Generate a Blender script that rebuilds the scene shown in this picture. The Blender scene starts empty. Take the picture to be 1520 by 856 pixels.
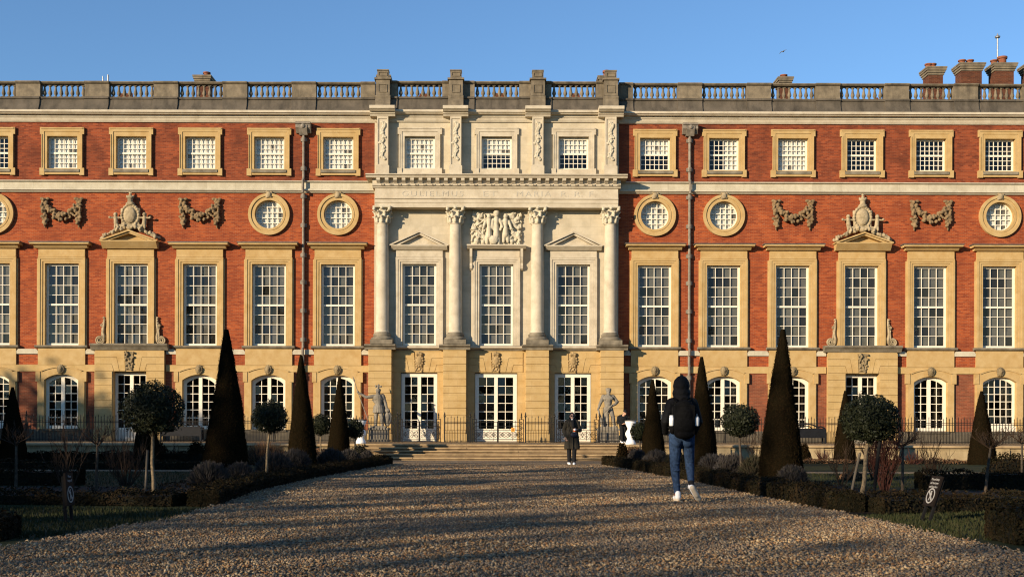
import bpy, bmesh, math, random
import numpy as np
from mathutils import Vector, Matrix, Euler, noise as mnoise

random.seed(7); rng = np.random.default_rng(7)
PI = math.pi; R = math.radians
scn = bpy.context.scene
col = scn.collection

# ------------------------------------------------------------------ camera model
F, PX, PY = 1700.0, 734.0, 644.0          # focal length in photo pixels, principal point
YF = 59.65                                # brick face of the palace
S0 = F / YF
XC = 0.07                                 # axis of the palace
ZT = 0.6                                  # terrace level
def fz(y): return 1 + (PY - y) / S0       # photo row -> height on the facade
def U(p): return p / S0                   # facade pixels -> metres
def G(px, py):                            # photo pixel -> point of the garden ground
    s = (py - .003 * (px - 738)) - PY
    return ((px - PX) / s, F / s)
def at(px, Y): return (px - PX) * Y / F

# ------------------------------------------------------------------ materials
MATS = {}
def new_mat(name):
    m = bpy.data.materials.new(name); m.use_nodes = True
    MATS[name] = m
    return m, m.node_tree.nodes, m.node_tree.links, m.node_tree.nodes['Principled BSDF']

def mix(n, l, fac, a, b, typ='MIX'):
    x = n.new('ShaderNodeMix'); x.data_type = 'RGBA'; x.blend_type = typ
    for sock, v in ((x.inputs['Factor'], fac), (x.inputs['A'], a), (x.inputs['B'], b)):
        if hasattr(v, 'links'): l.new(v, sock)
        elif isinstance(v, (int, float)): sock.default_value = v
        else: sock.default_value = (*v, 1) if len(v) == 3 else v
    return x.outputs['Result']

def noise_fac(n, l, vec, scale, detail=4, lo=.35, hi=.65, rough=.55):
    t = n.new('ShaderNodeTexNoise'); t.inputs['Scale'].default_value = scale
    t.inputs['Detail'].default_value = detail; t.inputs['Roughness'].default_value = rough
    if vec is not None: l.new(vec, t.inputs['Vector'])
    r = n.new('ShaderNodeMapRange'); r.inputs['From Min'].default_value = lo; r.inputs['From Max'].default_value = hi
    l.new(t.outputs['Fac'], r.inputs['Value'])
    return r.outputs['Result'], t.outputs['Fac']

def world_pos(n, l, scale=(1, 1, 1), rot=(0, 0, 0)):
    g = n.new('ShaderNodeNewGeometry')
    m = n.new('ShaderNodeMapping'); m.inputs['Scale'].default_value = scale; m.inputs['Rotation'].default_value = rot
    l.new(g.outputs['Position'], m.inputs['Vector'])
    return m.outputs['Vector']

def bump(n, l, height, strength, dist, bsdf):
    b = n.new('ShaderNodeBump'); b.inputs['Strength'].default_value = strength; b.inputs['Distance'].default_value = dist
    l.new(height, b.inputs['Height']); l.new(b.outputs['Normal'], bsdf.inputs['Normal'])

def stone(name, c1, c2, stain=None, stain_amt=.5, ashlar=None, scale=2.2, rough=.85, bmp=.25, streak=0.0, joint=.82):
    m, n, l, b = new_mat(name)
    p = world_pos(n, l)
    f1, raw = noise_fac(n, l, p, scale, 5)
    c = mix(n, l, f1, c1, c2)
    if ashlar:
        g = n.new('ShaderNodeNewGeometry'); sx = n.new('ShaderNodeSeparateXYZ'); cb = n.new('ShaderNodeCombineXYZ')
        l.new(g.outputs['Position'], sx.inputs[0]); l.new(sx.outputs['X'], cb.inputs['X']); l.new(sx.outputs['Z'], cb.inputs['Y'])
        t = n.new('ShaderNodeTexBrick'); l.new(cb.outputs[0], t.inputs['Vector'])
        t.inputs['Scale'].default_value = 1; t.inputs['Brick Width'].default_value = ashlar[0]; t.inputs['Row Height'].default_value = ashlar[1]
        t.inputs['Mortar Size'].default_value = .009; t.inputs['Mortar Smooth'].default_value = .3
        t.inputs['Color1'].default_value = (.92, .91, .88, 1); t.inputs['Color2'].default_value = (1.04, 1.03, 1.0, 1)
        t.inputs['Mortar'].default_value = (joint, joint, joint * .97, 1)
        c = mix(n, l, 1.0, c, t.outputs['Color'], 'MULTIPLY')
    if stain:
        f2, _ = noise_fac(n, l, world_pos(n, l, (1.6, 1.6, 1.6 if not streak else .25)), 1.3, 6, .48, .72, .65)
        mu = n.new('ShaderNodeMath'); mu.operation = 'MULTIPLY'; l.new(f2, mu.inputs[0]); mu.inputs[1].default_value = stain_amt
        c = mix(n, l, mu.outputs[0], c, stain)
    f3, raw3 = noise_fac(n, l, p, 38, 4, .3, .7)
    c = mix(n, l, .16, c, mix(n, l, f3, (.3, .28, .25), (1, 1, 1)), 'MULTIPLY')
    l.new(c, b.inputs['Base Color']); b.inputs['Roughness'].default_value = rough
    b.inputs['Specular IOR Level'].default_value = .25
    bump(n, l, raw3, bmp, .02, b)
    return m

def brick(name, a, bcol, mortar, dark, dark_amt, pale=None):
    m, n, l, b = new_mat(name)
    g = n.new('ShaderNodeNewGeometry'); sx = n.new('ShaderNodeSeparateXYZ'); cb = n.new('ShaderNodeCombineXYZ'); ad = n.new('ShaderNodeMath')
    ad.operation = 'ADD'
    l.new(g.outputs['Position'], sx.inputs[0]); l.new(sx.outputs['X'], ad.inputs[0]); l.new(sx.outputs['Y'], ad.inputs[1])
    l.new(ad.outputs[0], cb.inputs['X']); l.new(sx.outputs['Z'], cb.inputs['Y'])
    t = n.new('ShaderNodeTexBrick'); l.new(cb.outputs[0], t.inputs['Vector'])
    t.inputs['Scale'].default_value = 1; t.inputs['Brick Width'].default_value = .225; t.inputs['Row Height'].default_value = .075
    t.inputs['Mortar Size'].default_value = .006; t.inputs['Mortar Smooth'].default_value = .2; t.inputs['Bias'].default_value = -.1
    t.inputs['Color1'].default_value = (*a, 1); t.inputs['Color2'].default_value = (*bcol, 1); t.inputs['Mortar'].default_value = (*mortar, 1)
    p = world_pos(n, l)
    f1, _ = noise_fac(n, l, p, .9, 6, .4, .72, .65)
    mu = n.new('ShaderNodeMath'); mu.operation = 'MULTIPLY'; l.new(f1, mu.inputs[0]); mu.inputs[1].default_value = dark_amt
    c = mix(n, l, mu.outputs[0], t.outputs['Color'], dark)
    fr, _ = noise_fac(n, l, world_pos(n, l, (.5, .5, 9)), 2.2, 3, .52, .75)      # courses of a different firing
    mu2 = n.new('ShaderNodeMath'); mu2.operation = 'MULTIPLY'; l.new(fr, mu2.inputs[0]); mu2.inputs[1].default_value = .55
    c = mix(n, l, mu2.outputs[0], c, dark)
    fp, _ = noise_fac(n, l, world_pos(n, l, (1, 1, 2.2)), 3.1, 3, .68, .76)       # pale replaced bricks and lime bloom
    mu3 = n.new('ShaderNodeMath'); mu3.operation = 'MULTIPLY'; l.new(fp, mu3.inputs[0]); mu3.inputs[1].default_value = .5
    c = mix(n, l, mu3.outputs[0], c, pale or (.42, .17, .09))
    l.new(c, b.inputs['Base Color']); b.inputs['Roughness'].default_value = .9; b.inputs['Specular IOR Level'].default_value = .2
    bump(n, l, t.outputs['Fac'], -.35, .008, b)
    return m

def plain(name, c, rough=.6, metal=0, var=.25, scale=8, bmp=0, spec=.2, c2=None):
    m, n, l, b = new_mat(name)
    f, raw = noise_fac(n, l, world_pos(n, l), scale, 4, .3, .7)
    cc = mix(n, l, f, tuple(x * (1 - var) for x in c), c2 or tuple(min(1, x * (1 + var)) for x in c))
    l.new(cc, b.inputs['Base Color']); b.inputs['Roughness'].default_value = rough; b.inputs['Metallic'].default_value = metal
    b.inputs['Specular IOR Level'].default_value = spec
    if bmp: bump(n, l, raw, bmp, .01, b)
    return m

def island(name, ramp, rough=.7, spec=.3, trans=0, patch=None, patch_scale=3):
    """leaf / pebble material: one colour per island, out of a ramp"""
    m, n, l, b = new_mat(name)
    g = n.new('ShaderNodeNewGeometry'); r = n.new('ShaderNodeValToRGB'); r.color_ramp.interpolation = 'CONSTANT' if len(ramp) > 4 else 'LINEAR'
    el = r.color_ramp.elements
    while len(el) < len(ramp): el.new(1)
    for i, c in enumerate(ramp):
        el[i].position = i / (len(ramp) - (0 if len(ramp) > 4 else 1)); el[i].color = (*c, 1)
    l.new(g.outputs['Random Per Island'], r.inputs['Fac'])
    c = r.outputs['Color']
    if patch:
        f, _ = noise_fac(n, l, world_pos(n, l), patch_scale, 3, .45, .65)
        mu = n.new('ShaderNodeMath'); mu.operation = 'MULTIPLY'; l.new(f, mu.inputs[0]); mu.inputs[1].default_value = .6
        c = mix(n, l, mu.outputs[0], c, patch)
    l.new(c, b.inputs['Base Color']); b.inputs['Roughness'].default_value = rough; b.inputs['Specular IOR Level'].default_value = spec
    return m

brick('red_brick', (.365, .080, .021), (.190, .032, .011), (.33, .15, .075), (.13, .028, .013), .6)
brick('attic_brick', (.29, .066, .022), (.135, .026, .011), (.24, .10, .055), (.075, .022, .012), .8, (.36, .15, .08))
brick('basement_brick', (.19, .055, .025), (.30, .085, .036), (.26, .15, .085), (.10, .036, .022), .8, (.34, .16, .09))
brick('chimney_brick', (.125, .040, .018), (.070, .024, .013), (.15, .09, .055), (.05, .021, .014), .6)
stone('portland_stone', (0.553, 0.486, 0.358), (0.485, 0.422, 0.304), (0.300, 0.255, 0.172), .30, (1.1, .42), joint=.86)
stone('portland_trim', (0.563, 0.495, 0.366), (0.485, 0.416, 0.300), (0.270, 0.222, 0.139), .45)
stone('bath_stone', (0.500, 0.354, 0.160), (0.440, 0.293, 0.115), (0.360, 0.217, 0.074), .55)
stone('bath_ashlar', (0.510, 0.364, 0.168), (0.460, 0.317, 0.131), (0.360, 0.213, 0.070), .45, (.95, .375), joint=.8)
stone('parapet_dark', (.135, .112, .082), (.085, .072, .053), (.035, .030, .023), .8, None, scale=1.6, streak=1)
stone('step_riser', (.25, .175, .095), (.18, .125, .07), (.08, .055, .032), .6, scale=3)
stone('weathered_ledge', (0.270, 0.232, 0.164), (0.150, 0.128, 0.090), (0.070, 0.059, 0.041), .7)
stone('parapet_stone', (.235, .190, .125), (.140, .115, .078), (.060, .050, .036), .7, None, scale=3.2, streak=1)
stone('string_stone', (0.560, 0.515, 0.394), (0.470, 0.425, 0.316), (0.300, 0.246, 0.156), .35, (1.5, .9), streak=1, joint=.75)
stone('plinth_stone', (0.140, 0.118, 0.082), (0.090, 0.076, 0.053), (0.050, 0.043, 0.030), .6)
stone('carved_stone', (0.440, 0.350, 0.213), (0.300, 0.236, 0.135), (0.130, 0.095, 0.053), .75, scale=6)
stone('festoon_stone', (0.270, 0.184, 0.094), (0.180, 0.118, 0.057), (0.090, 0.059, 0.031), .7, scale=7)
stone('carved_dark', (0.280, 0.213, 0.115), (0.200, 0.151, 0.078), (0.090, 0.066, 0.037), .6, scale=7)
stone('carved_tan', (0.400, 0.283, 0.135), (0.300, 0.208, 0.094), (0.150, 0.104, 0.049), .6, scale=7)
stone('carved_white', (0.560, 0.506, 0.373), (0.480, 0.425, 0.303), (0.320, 0.265, 0.164), .4, scale=6)
stone('statue_stone', (0.260, 0.232, 0.180), (0.180, 0.161, 0.127), (0.090, 0.080, 0.064), .6, scale=5)
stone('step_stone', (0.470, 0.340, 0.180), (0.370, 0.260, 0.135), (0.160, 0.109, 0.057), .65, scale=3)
stone('wall_stone', (0.460, 0.364, 0.213), (0.370, 0.283, 0.156), (0.160, 0.113, 0.061), .6, (1.4, .6), streak=1, joint=.8)
stone('engraved', (.50, .455, .36), (.45, .405, .315))
plain('white_paint', (0.740, 0.680, 0.541), .45, var=.06)
plain('lead', (.115, .11, .10), .55, .3, .3)
plain('pipe_paint', (.20, .17, .13), .55, .0, .35, 5)
plain('iron', (.022, .02, .018), .45, .4)
plain('bench_paint', (.010, .0105, .012), .5)
plain('terracotta', (.21, .075, .038), .8)
plain('grey_metal', (.26, .27, .28), .5, .5)
plain('net_blind', (.76, .75, .70), .9, var=.05, scale=14)
plain('grey_blind', (.64, .63, .57), .9, var=.12, scale=14)
plain('room_dark', (.034, .027, .020), .95)
plain('shutter_grey', (.105, .100, .086), .8, var=.2, scale=2)
plain('roof_lead', (.20, .21, .22), .6)
plain('white_cover', (.78, .78, .76), .6, var=.06, scale=5, bmp=.2)
plain('bark', (.065, .050, .035), .9, var=.45, scale=18, bmp=.5)
plain('pale_bark', (.12, .10, .07), .85, var=.5, scale=22, bmp=.4, c2=(.27, .20, .115))
plain('twig', (.036, .022, .013), .9, var=.4)
plain('red_twig', (.042, .013, .008), .8, var=.4)
plain('stake', (.10, .085, .065), .85)
plain('black_stake', (.010, .010, .010), .8, spec=.08)
plain('sign_panel', (.012, .009, .007), .7, spec=.08)
plain('sign_white', (.28, .27, .25), .6)
plain('amber_sign', (.75, .30, .04), .5)
plain('soil', (.014, .010, .006), .95, var=.5, scale=5, bmp=.6, c2=(.026, .017, .010))
plain('skin', (.48, .28, .19), .55, var=.05)
plain('hair_dark', (.012, .009, .007), .5)
plain('olive_cloth', (.034, .029, .020), .9, var=.25, scale=20)
plain('black_cloth', (.010, .010, .011), .9, var=.3, scale=20)
plain('jacket_black', (.009, .009, .0092), .75, var=.3, scale=26, bmp=.8, spec=.1)
plain('pack_black', (.004, .004, .0042), .85, var=.4, scale=40, bmp=.5, spec=.06)
plain('denim', (.020, .038, .078), .9, var=.45, scale=22, bmp=.7, spec=.1)
plain('white_shoe', (.72, .72, .72), .55, var=.08)
plain('sole', (.55, .46, .34), .7, var=.1)
plain('red_sock', (.20, .05, .03), .8)
plain('navy_leather', (.014, .017, .032), .45)
plain('red_drink', (.62, .10, .02), .3)
plain('cup_white', (.75, .73, .70), .4)
plain('bottle_white', (.70, .72, .73), .35)
plain('gull', (.10, .10, .11), .8)
island('yew', [(.009, .0075, .0035), (.015, .011, .005), (.022, .0125, .0055), (.011, .009, .004)], .95, 0)
plain('yew_core', (.008, .006, .003), .95, spec=0)
island('holly', [(.010, .013, .006), (.017, .021, .010), (.024, .026, .011), (.012, .015, .007)], .55, .12)
plain('holly_core', (.012, .015, .008), .9)
island('box_leaf', [(.009, .009, .0035), (.015, .013, .005), (.024, .016, .007), (.010, .010, .004)], .8, .08, patch=(.028, .016, .007), patch_scale=2.2)
plain('box_core', (.006, .006, .003), .95)
island('lavender', [(.040, .037, .036), (.066, .060, .058), (.050, .040, .033), (.033, .034, .026)], .85, .1)
island('sage', [(.022, .024, .013), (.040, .037, .020), (.032, .026, .017), (.06, .048, .032)], .85, .1)
island('rust_leaf', [(.12, .055, .025), (.17, .085, .04), (.085, .05, .025), (.15, .10, .06)], .85, .1)
island('tree_leaf', [(.04, .045, .018), (.065, .06, .022), (.08, .062, .028), (.05, .05, .02)], .7, .2)
island('grass_blade', [(.015, .021, .006), (.022, .028, .008), (.030, .032, .011), (.038, .034, .014)], .8, .15)
island('pebble', [(0.240, 0.146, 0.067), (0.340, 0.236, 0.123), (0.140, 0.090, 0.048), (0.250, 0.194, 0.123), (0.200, 0.099, 0.039), (0.400, 0.302, 0.176),
                  (0.095, 0.076, 0.054), (0.300, 0.180, 0.078), (0.240, 0.156, 0.078), (0.155, 0.121, 0.084)], .7, .25, patch=(0.132, 0.108, 0.081), patch_scale=.55)

def gravel_mat(name, tint=(1, 1, 1)):
    m, n, l, b = new_mat(name)
    p = world_pos(n, l)
    v = n.new('ShaderNodeTexVoronoi'); v.inputs['Scale'].default_value = 27; l.new(p, v.inputs['Vector'])
    sx = n.new('ShaderNodeSeparateColor'); l.new(v.outputs['Color'], sx.inputs[0])
    r = n.new('ShaderNodeValToRGB'); r.color_ramp.interpolation = 'CONSTANT'
    cs = [(0.233, 0.162, 0.086), (0.339, 0.262, 0.157), (0.148, 0.105, 0.065), (0.265, 0.225, 0.166), (0.212, 0.121, 0.057), (0.382, 0.314, 0.204), (0.106, 0.092, 0.072), (0.297, 0.204, 0.104)]
    while len(r.color_ramp.elements) < len(cs): r.color_ramp.elements.new(1)
    for i, c in enumerate(cs):
        r.color_ramp.elements[i].position = i / len(cs); r.color_ramp.elements[i].color = (*[x * t for x, t in zip(c, tint)], 1)
    l.new(sx.outputs[0], r.inputs['Fac'])
    f, _ = noise_fac(n, l, p, .7, 5, .35, .7)
    c = mix(n, l, .35, r.outputs['Color'], mix(n, l, f, (.62, .55, .46), (1, 1, 1)), 'MULTIPLY')
    l.new(c, b.inputs['Base Color']); b.inputs['Roughness'].default_value = .85; b.inputs['Specular IOR Level'].default_value = .2
    inv = n.new('ShaderNodeMath'); inv.operation = 'SUBTRACT'; inv.inputs[0].default_value = 1; l.new(v.outputs['Distance'], inv.inputs[1])
    bump(n, l, inv.outputs[0], 1.0, .03, b)
gravel_mat('gravel'); gravel_mat('terrace_gravel', (1.05, .98, .85))

def lawn_mat():
    m, n, l, b = new_mat('lawn')
    f, _ = noise_fac(n, l, world_pos(n, l), .8, 5, .35, .65)
    c = mix(n, l, f, (.018, .025, .008), (.036, .041, .014))
    f2, raw = noise_fac(n, l, world_pos(n, l), 45, 4, .3, .7)
    c = mix(n, l, .4, c, mix(n, l, f2, (.4, .4, .35), (1.15, 1.1, .9)), 'MULTIPLY')
    l.new(c, b.inputs['Base Color']); b.inputs['Roughness'].default_value = .9; b.inputs['Specular IOR Level'].default_value = .15
    bump(n, l, raw, .7, .03, b)
lawn_mat()

def glass_mat(name, tint):
    m = bpy.data.materials.new(name); m.use_nodes = True; MATS[name] = m
    n, l = m.node_tree.nodes, m.node_tree.links; n.clear()
    o = n.new('ShaderNodeOutputMaterial'); mx = n.new('ShaderNodeMixShader'); t = n.new('ShaderNodeBsdfTransparent'); g = n.new('ShaderNodeBsdfGlossy')
    t.inputs['Color'].default_value = (*tint, 1); g.inputs['Roughness'].default_value = .03; g.inputs['Color'].default_value = (1, .98, .95, 1)
    lw = n.new('ShaderNodeLayerWeight'); lw.inputs['Blend'].default_value = .5
    pw = n.new('ShaderNodeMath'); pw.operation = 'POWER'; l.new(lw.outputs['Facing'], pw.inputs[0]); pw.inputs[1].default_value = 5
    ma = n.new('ShaderNodeMath'); ma.operation = 'MULTIPLY_ADD'; l.new(pw.outputs[0], ma.inputs[0]); ma.inputs[1].default_value = .9; ma.inputs[2].default_value = .030
    l.new(ma.outputs[0], mx.inputs[0]); l.new(t.outputs[0], mx.inputs[1]); l.new(g.outputs[0], mx.inputs[2]); l.new(mx.outputs[0], o.inputs['Surface'])
glass_mat('window_glass', (.90, .91, .89)); glass_mat('dark_reflection_glass', (.42, .41, .38))  # second glass: reflection of dark trees put into the pane tint

# ------------------------------------------------------------------ mesh building
def fast_mesh(name, v, f):
    v = np.asarray(v, dtype=np.float32).reshape(-1, 3); f = np.asarray(f, dtype=np.int32)
    me = bpy.data.meshes.new(name); k = f.shape[1]
    me.vertices.add(len(v)); me.vertices.foreach_set('co', v.ravel())
    me.loops.add(f.size); me.loops.foreach_set('vertex_index', f.ravel())
    me.polygons.add(len(f)); me.polygons.foreach_set('loop_start', np.arange(0, f.size, k, dtype=np.int32))
    me.update(calc_edges=True)
    return me

def link(name, me, m=None, parent=None, loc=None, rot=None):
    o = bpy.data.objects.new(name, me); col.objects.link(o)
    if m:
        if not me.materials: me.materials.append(MATS[m])
        elif me.materials[0] is not MATS[m]: o.material_slots[0].link = 'OBJECT'; o.material_slots[0].material = MATS[m]
    if loc is not None: o.location = loc
    if rot is not None: o.rotation_euler = rot
    if parent is not None: o.parent = parent
    return o

class MB:
    def __init__(s): s.v = []; s.f = []; s.mi = []; s.m = 0
    def add(s, vs, fs):
        b = len(s.v); s.v += [tuple(p) for p in vs]; s.f += [[i + b for i in q] for q in fs]; s.mi += [s.m] * len(fs); return s
    def box(s, x0, x1, y0, y1, z0, z1):
        if x0 > x1: x0, x1 = x1, x0
        if y0 > y1: y0, y1 = y1, y0
        if z0 > z1: z0, z1 = z1, z0
        return s.add([(x0, y0, z0), (x1, y0, z0), (x1, y1, z0), (x0, y1, z0), (x0, y0, z1), (x1, y0, z1), (x1, y1, z1), (x0, y1, z1)],
                     [(0, 3, 2, 1), (4, 5, 6, 7), (0, 1, 5, 4), (1, 2, 6, 5), (2, 3, 7, 6), (3, 0, 4, 7)])
    def prism(s, poly, y0, y1):                      # polygon in (x, z) extruded along y
        a = sum(poly[i][0] * poly[(i + 1) % len(poly)][1] - poly[(i + 1) % len(poly)][0] * poly[i][1] for i in range(len(poly)))
        if a < 0: poly = poly[::-1]
        n = len(poly)
        vs = [(x, y0, z) for x, z in poly] + [(x, y1, z) for x, z in poly]
        fs = [tuple(range(n)), tuple(range(2 * n - 1, n - 1, -1))] + [(i, i + n, (i + 1) % n + n, (i + 1) % n) for i in range(n)]
        return s.add(vs, fs)
    def run(s, prof, x0, x1, yb):                    # profile [(projection, z)] run along x; yb = plane behind
        n = len(prof)
        pts = [(-p, z) for p, z in prof] + [(.0 if yb is None else yb, prof[-1][1]), (.0 if yb is None else yb, prof[0][1])]
        k = len(pts)
        vs = [(x0, y, z) for y, z in pts] + [(x1, y, z) for y, z in pts]
        fs = [tuple(range(k)), tuple(range(2 * k - 1, k - 1, -1))] + [(i, i + k, (i + 1) % k + k, (i + 1) % k) for i in range(k)]
        return s.add(vs, fs)
    def strip(s, inner, outer, y0, y1, closed=False):  # band between two (x,z) polylines, extruded
        n = len(inner)
        vs = [(x, y0, z) for x, z in inner] + [(x, y0, z) for x, z in outer] + [(x, y1, z) for x, z in inner] + [(x, y1, z) for x, z in outer]
        fs = []
        for i in range(n if closed else n - 1):
            j = (i + 1) % n
            fs += [(i, j, n + j, n + i), (2 * n + j, 2 * n + i, 3 * n + i, 3 * n + j), (j, i, 2 * n + i, 2 * n + j), (n + i, n + j, 3 * n + j, 3 * n + i)]
        if not closed:
            fs += [(0, n, 3 * n, 2 * n), (n - 1, 3 * n - 1, 4 * n - 1, 2 * n - 1)]
        return s.add(vs, fs)
    def tube(s, pts, r, seg=6, cap=True):
        pts = [Vector(p) for p in pts]; n = len(pts)
        rs = r if isinstance(r, (list, tuple)) else [r] * n
        vs = []; up = Vector((0.13, .97, .2)).normalized()
        for i, p in enumerate(pts):
            d = (pts[min(i + 1, n - 1)] - pts[max(i - 1, 0)])
            if d.length < 1e-9: d = Vector((0, 0, 1))
            d.normalize(); a = d.cross(up)
            if a.length < .1: a = d.cross(Vector((1, 0, 0)))
            a.normalize(); b = d.cross(a)
            for k in range(seg):
                t = 2 * PI * k / seg; vs.append(p + (a * math.cos(t) + b * math.sin(t)) * rs[i])
        fs = [(i * seg + k, i * seg + (k + 1) % seg, (i + 1) * seg + (k + 1) % seg, (i + 1) * seg + k) for i in range(n - 1) for k in range(seg)]
        if cap: fs += [tuple(range(seg - 1, -1, -1)), tuple((n - 1) * seg + k for k in range(seg))]
        return s.add(vs, fs)
    def lathe(s, prof, c=(0, 0, 0), seg=20, a0=0, square=False):   # prof [(r, z)]
        n = len(prof); vs = []
        for r, z in prof:
            for k in range(seg):
                t = 2 * PI * k / seg + a0; q = r
                vs.append((c[0] + q * math.cos(t), c[1] + q * math.sin(t), c[2] + z))
        fs = [(i * seg + k, i * seg + (k + 1) % seg, (i + 1) * seg + (k + 1) % seg, (i + 1) * seg + k) for i in range(n - 1) for k in range(seg)]
        fs += [tuple(range(seg - 1, -1, -1)), tuple((n - 1) * seg + k for k in range(seg))]
        return s.add(vs, fs)
    def mesh(s, name, smooth=None, mats=None, fix=True):
        me = bpy.data.meshes.new(name); me.from_pydata(s.v, [], s.f)
        if mats:
            for x in mats: me.materials.append(MATS[x])
            me.polygons.foreach_set('material_index', s.mi)
        if fix: bm = bmesh.new(); bm.from_mesh(me); bmesh.ops.recalc_face_normals(bm, faces=bm.faces); bm.to_mesh(me); bm.free()
        if smooth is not None:
            me.polygons.foreach_set('use_smooth', [True] * len(me.polygons))
            me.set_sharp_from_angle(angle=R(smooth))
        me.update()
        return me
    def build(s, name, m, parent=None, loc=None, smooth=None, rot=None):
        return link(name, s.mesh(name, smooth), m, parent, loc, rot)

def tag(o, label=None, cat=None, group=None, kind=None):
    if label: o['label'] = label
    if cat: o['category'] = cat
    if group: o['group'] = group
    if kind: o['kind'] = kind
    return o
def thing(name, label, cat, loc=(0, 0, 0), rotz=0, group=None):
    o = bpy.data.objects.new(name, None); col.objects.link(o); o.empty_display_size = .3
    o.location = loc; o.rotation_euler = (0, 0, rotz)
    return tag(o, label, cat, group)

# organic shapes: overlapping solids fused by a voxel remesh
def blob(prims, voxel, smooth=3, name='body'):
    bm = bmesh.new()
    for p in prims:
        if p[0] == 'e':
            _, c, r, *e = p
            M = Matrix.Translation(c) @ (Euler(e[0]).to_matrix().to_4x4() if e else Matrix()) @ Matrix.Diagonal((*((r, r, r) if isinstance(r, (int, float)) else r), 1))
            bmesh.ops.create_icosphere(bm, subdivisions=2, radius=1, matrix=M)
        elif p[0] == 'b':
            _, c, h, *e = p
            M = Matrix.Translation(c) @ (Euler(e[0]).to_matrix().to_4x4() if e else Matrix()) @ Matrix.Diagonal((h[0] * 2, h[1] * 2, h[2] * 2, 1))
            bmesh.ops.create_cube(bm, size=1, matrix=M)
        else:
            _, a, ra, b, rb = p; a = Vector(a); b = Vector(b); d = b - a; L = max(d.length, 1e-5)
            q = d.normalized().to_track_quat('Z', 'Y').to_matrix().to_4x4(); M = Matrix.Translation(a) @ q
            prof = [(ra * math.sin(t), -ra * math.cos(t)) for t in (.02, .5, 1.05, 1.57)] + [(rb * math.cos(t), L + rb * math.sin(t)) for t in (0, .5, 1.05, 1.55)]
            seg = 10; ring = []
            for r_, z in prof: ring.append([bm.verts.new(M @ Vector((r_ * math.cos(2 * PI * k / seg), r_ * math.sin(2 * PI * k / seg), z))) for k in range(seg)])
            for i in range(len(ring) - 1):
                for k in range(seg): bm.faces.new((ring[i][k], ring[i][(k + 1) % seg], ring[i + 1][(k + 1) % seg], ring[i + 1][k]))
            bm.faces.new(ring[0][::-1]); bm.faces.new(ring[-1])
    me = bpy.data.meshes.new('tmp'); bm.to_mesh(me); bm.free()
    o = bpy.data.objects.new('tmp', me); col.objects.link(o)
    r = o.modifiers.new('r', 'REMESH'); r.mode = 'VOXEL'; r.voxel_size = voxel
    if smooth:
        s = o.modifiers.new('s', 'SMOOTH'); s.factor = .5; s.iterations = smooth
    out = bpy.data.meshes.new_from_object(o.evaluated_get(bpy.context.evaluated_depsgraph_get()))
    bpy.data.objects.remove(o); bpy.data.meshes.remove(me)
    out.name = name; out.materials.clear()
    out.polygons.foreach_set('use_smooth', [True] * len(out.polygons))
    return out
def chain(pts, rs): return [('c', pts[i], rs[i], pts[i + 1], rs[i + 1]) for i in range(len(pts) - 1)]

# ------------------------------------------------------------------ world, sun, camera
SUN_AZ, SUN_EL = 48.0, 14.0              # degrees left of straight behind the camera; height
SV = Vector((-math.sin(R(SUN_AZ)) * math.cos(R(SUN_EL)), -math.cos(R(SUN_AZ)) * math.cos(R(SUN_EL)), math.sin(R(SUN_EL))))
w = bpy.data.worlds.new('World'); scn.world = w; w.use_nodes = True
wn, wl = w.node_tree.nodes, w.node_tree.links
sky = wn.new('ShaderNodeTexSky'); sky.sky_type = 'NISHITA'; sky.sun_disc = False
sky.sun_elevation = R(SUN_EL); sky.sun_rotation = math.atan2(SV.x, SV.y)
sky.altitude = 0; sky.air_density = 1.0; sky.dust_density = 0; sky.ozone_density = 4.5
wl.new(sky.outputs[0], wn['Background'].inputs['Color']); wn['Background'].inputs['Strength'].default_value = .122
sl = bpy.data.lights.new('sun', 'SUN'); sl.energy = 4.9; sl.angle = R(.5); sl.color = (1, .81, .58)
so = bpy.data.objects.new('sun', sl); col.objects.link(so); so.rotation_euler = SV.to_track_quat('Z', 'Y').to_euler(); so.location = (-40, -40, 40)
cam = bpy.data.cameras.new('camera'); co = bpy.data.objects.new('camera', cam); col.objects.link(co); scn.camera = co
cam.sensor_fit = 'HORIZONTAL'; cam.sensor_width = 36; cam.lens = F / 1520 * 36; cam.clip_end = 3000; cam.clip_start = .1
cam.shift_x = (760 - PX) / 1520; cam.shift_y = (PY - 428) / 1520
co.location = (0, 0, 1.0); co.rotation_euler = (Matrix.Rotation(R(90), 4, 'X') @ Matrix.Rotation(.003, 4, 'Z')).to_euler()
vs = scn.view_settings; scn.display_settings.display_device = 'sRGB'
vs.view_transform = 'Standard'; vs.look = 'None'; vs.gamma = 1; vs.use_curve_mapping = False; vs.exposure = .63
cy = scn.cycles; cy.max_bounces = 6; cy.diffuse_bounces = 3; cy.glossy_bounces = 3; cy.transparent_max_bounces = 8; cy.caustics_reflective = False; cy.caustics_refractive = False
cy.use_denoising = True; cy.filter_width = 1.15

# ================================================================== THE PALACE
palace = thing('palace', 'long red brick palace front with white stone columned centre and stone window frames', 'palace', (XC, YF, ZT))
def P(mb, name, m, x=0, p=0, parent=None, smooth=None):
    if parent is None: return mb.build(name, m, palace, (x, -p, -ZT), smooth)
    return mb.build(name, m, parent, (0, 0, 0), smooth)
def PM(me, name, m, x=0, p=0, parent=None):
    return link(name, me, m, parent or palace, (x, -p, -ZT) if parent is None else (0, 0, 0))

HALF = U(180.5)                     # half width of the stone centre
FAR = U(234.9 + 102.3 * 7.5)
BAYS = [(s, k, s * U(234.9 + 102.3 * k)) for s in (-1, 1) for k in range(8)]
CB = [-U(113.7), 0.0, U(113.7)]
ZTOP, ZBAND = fz(183.5), fz(553)

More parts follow.
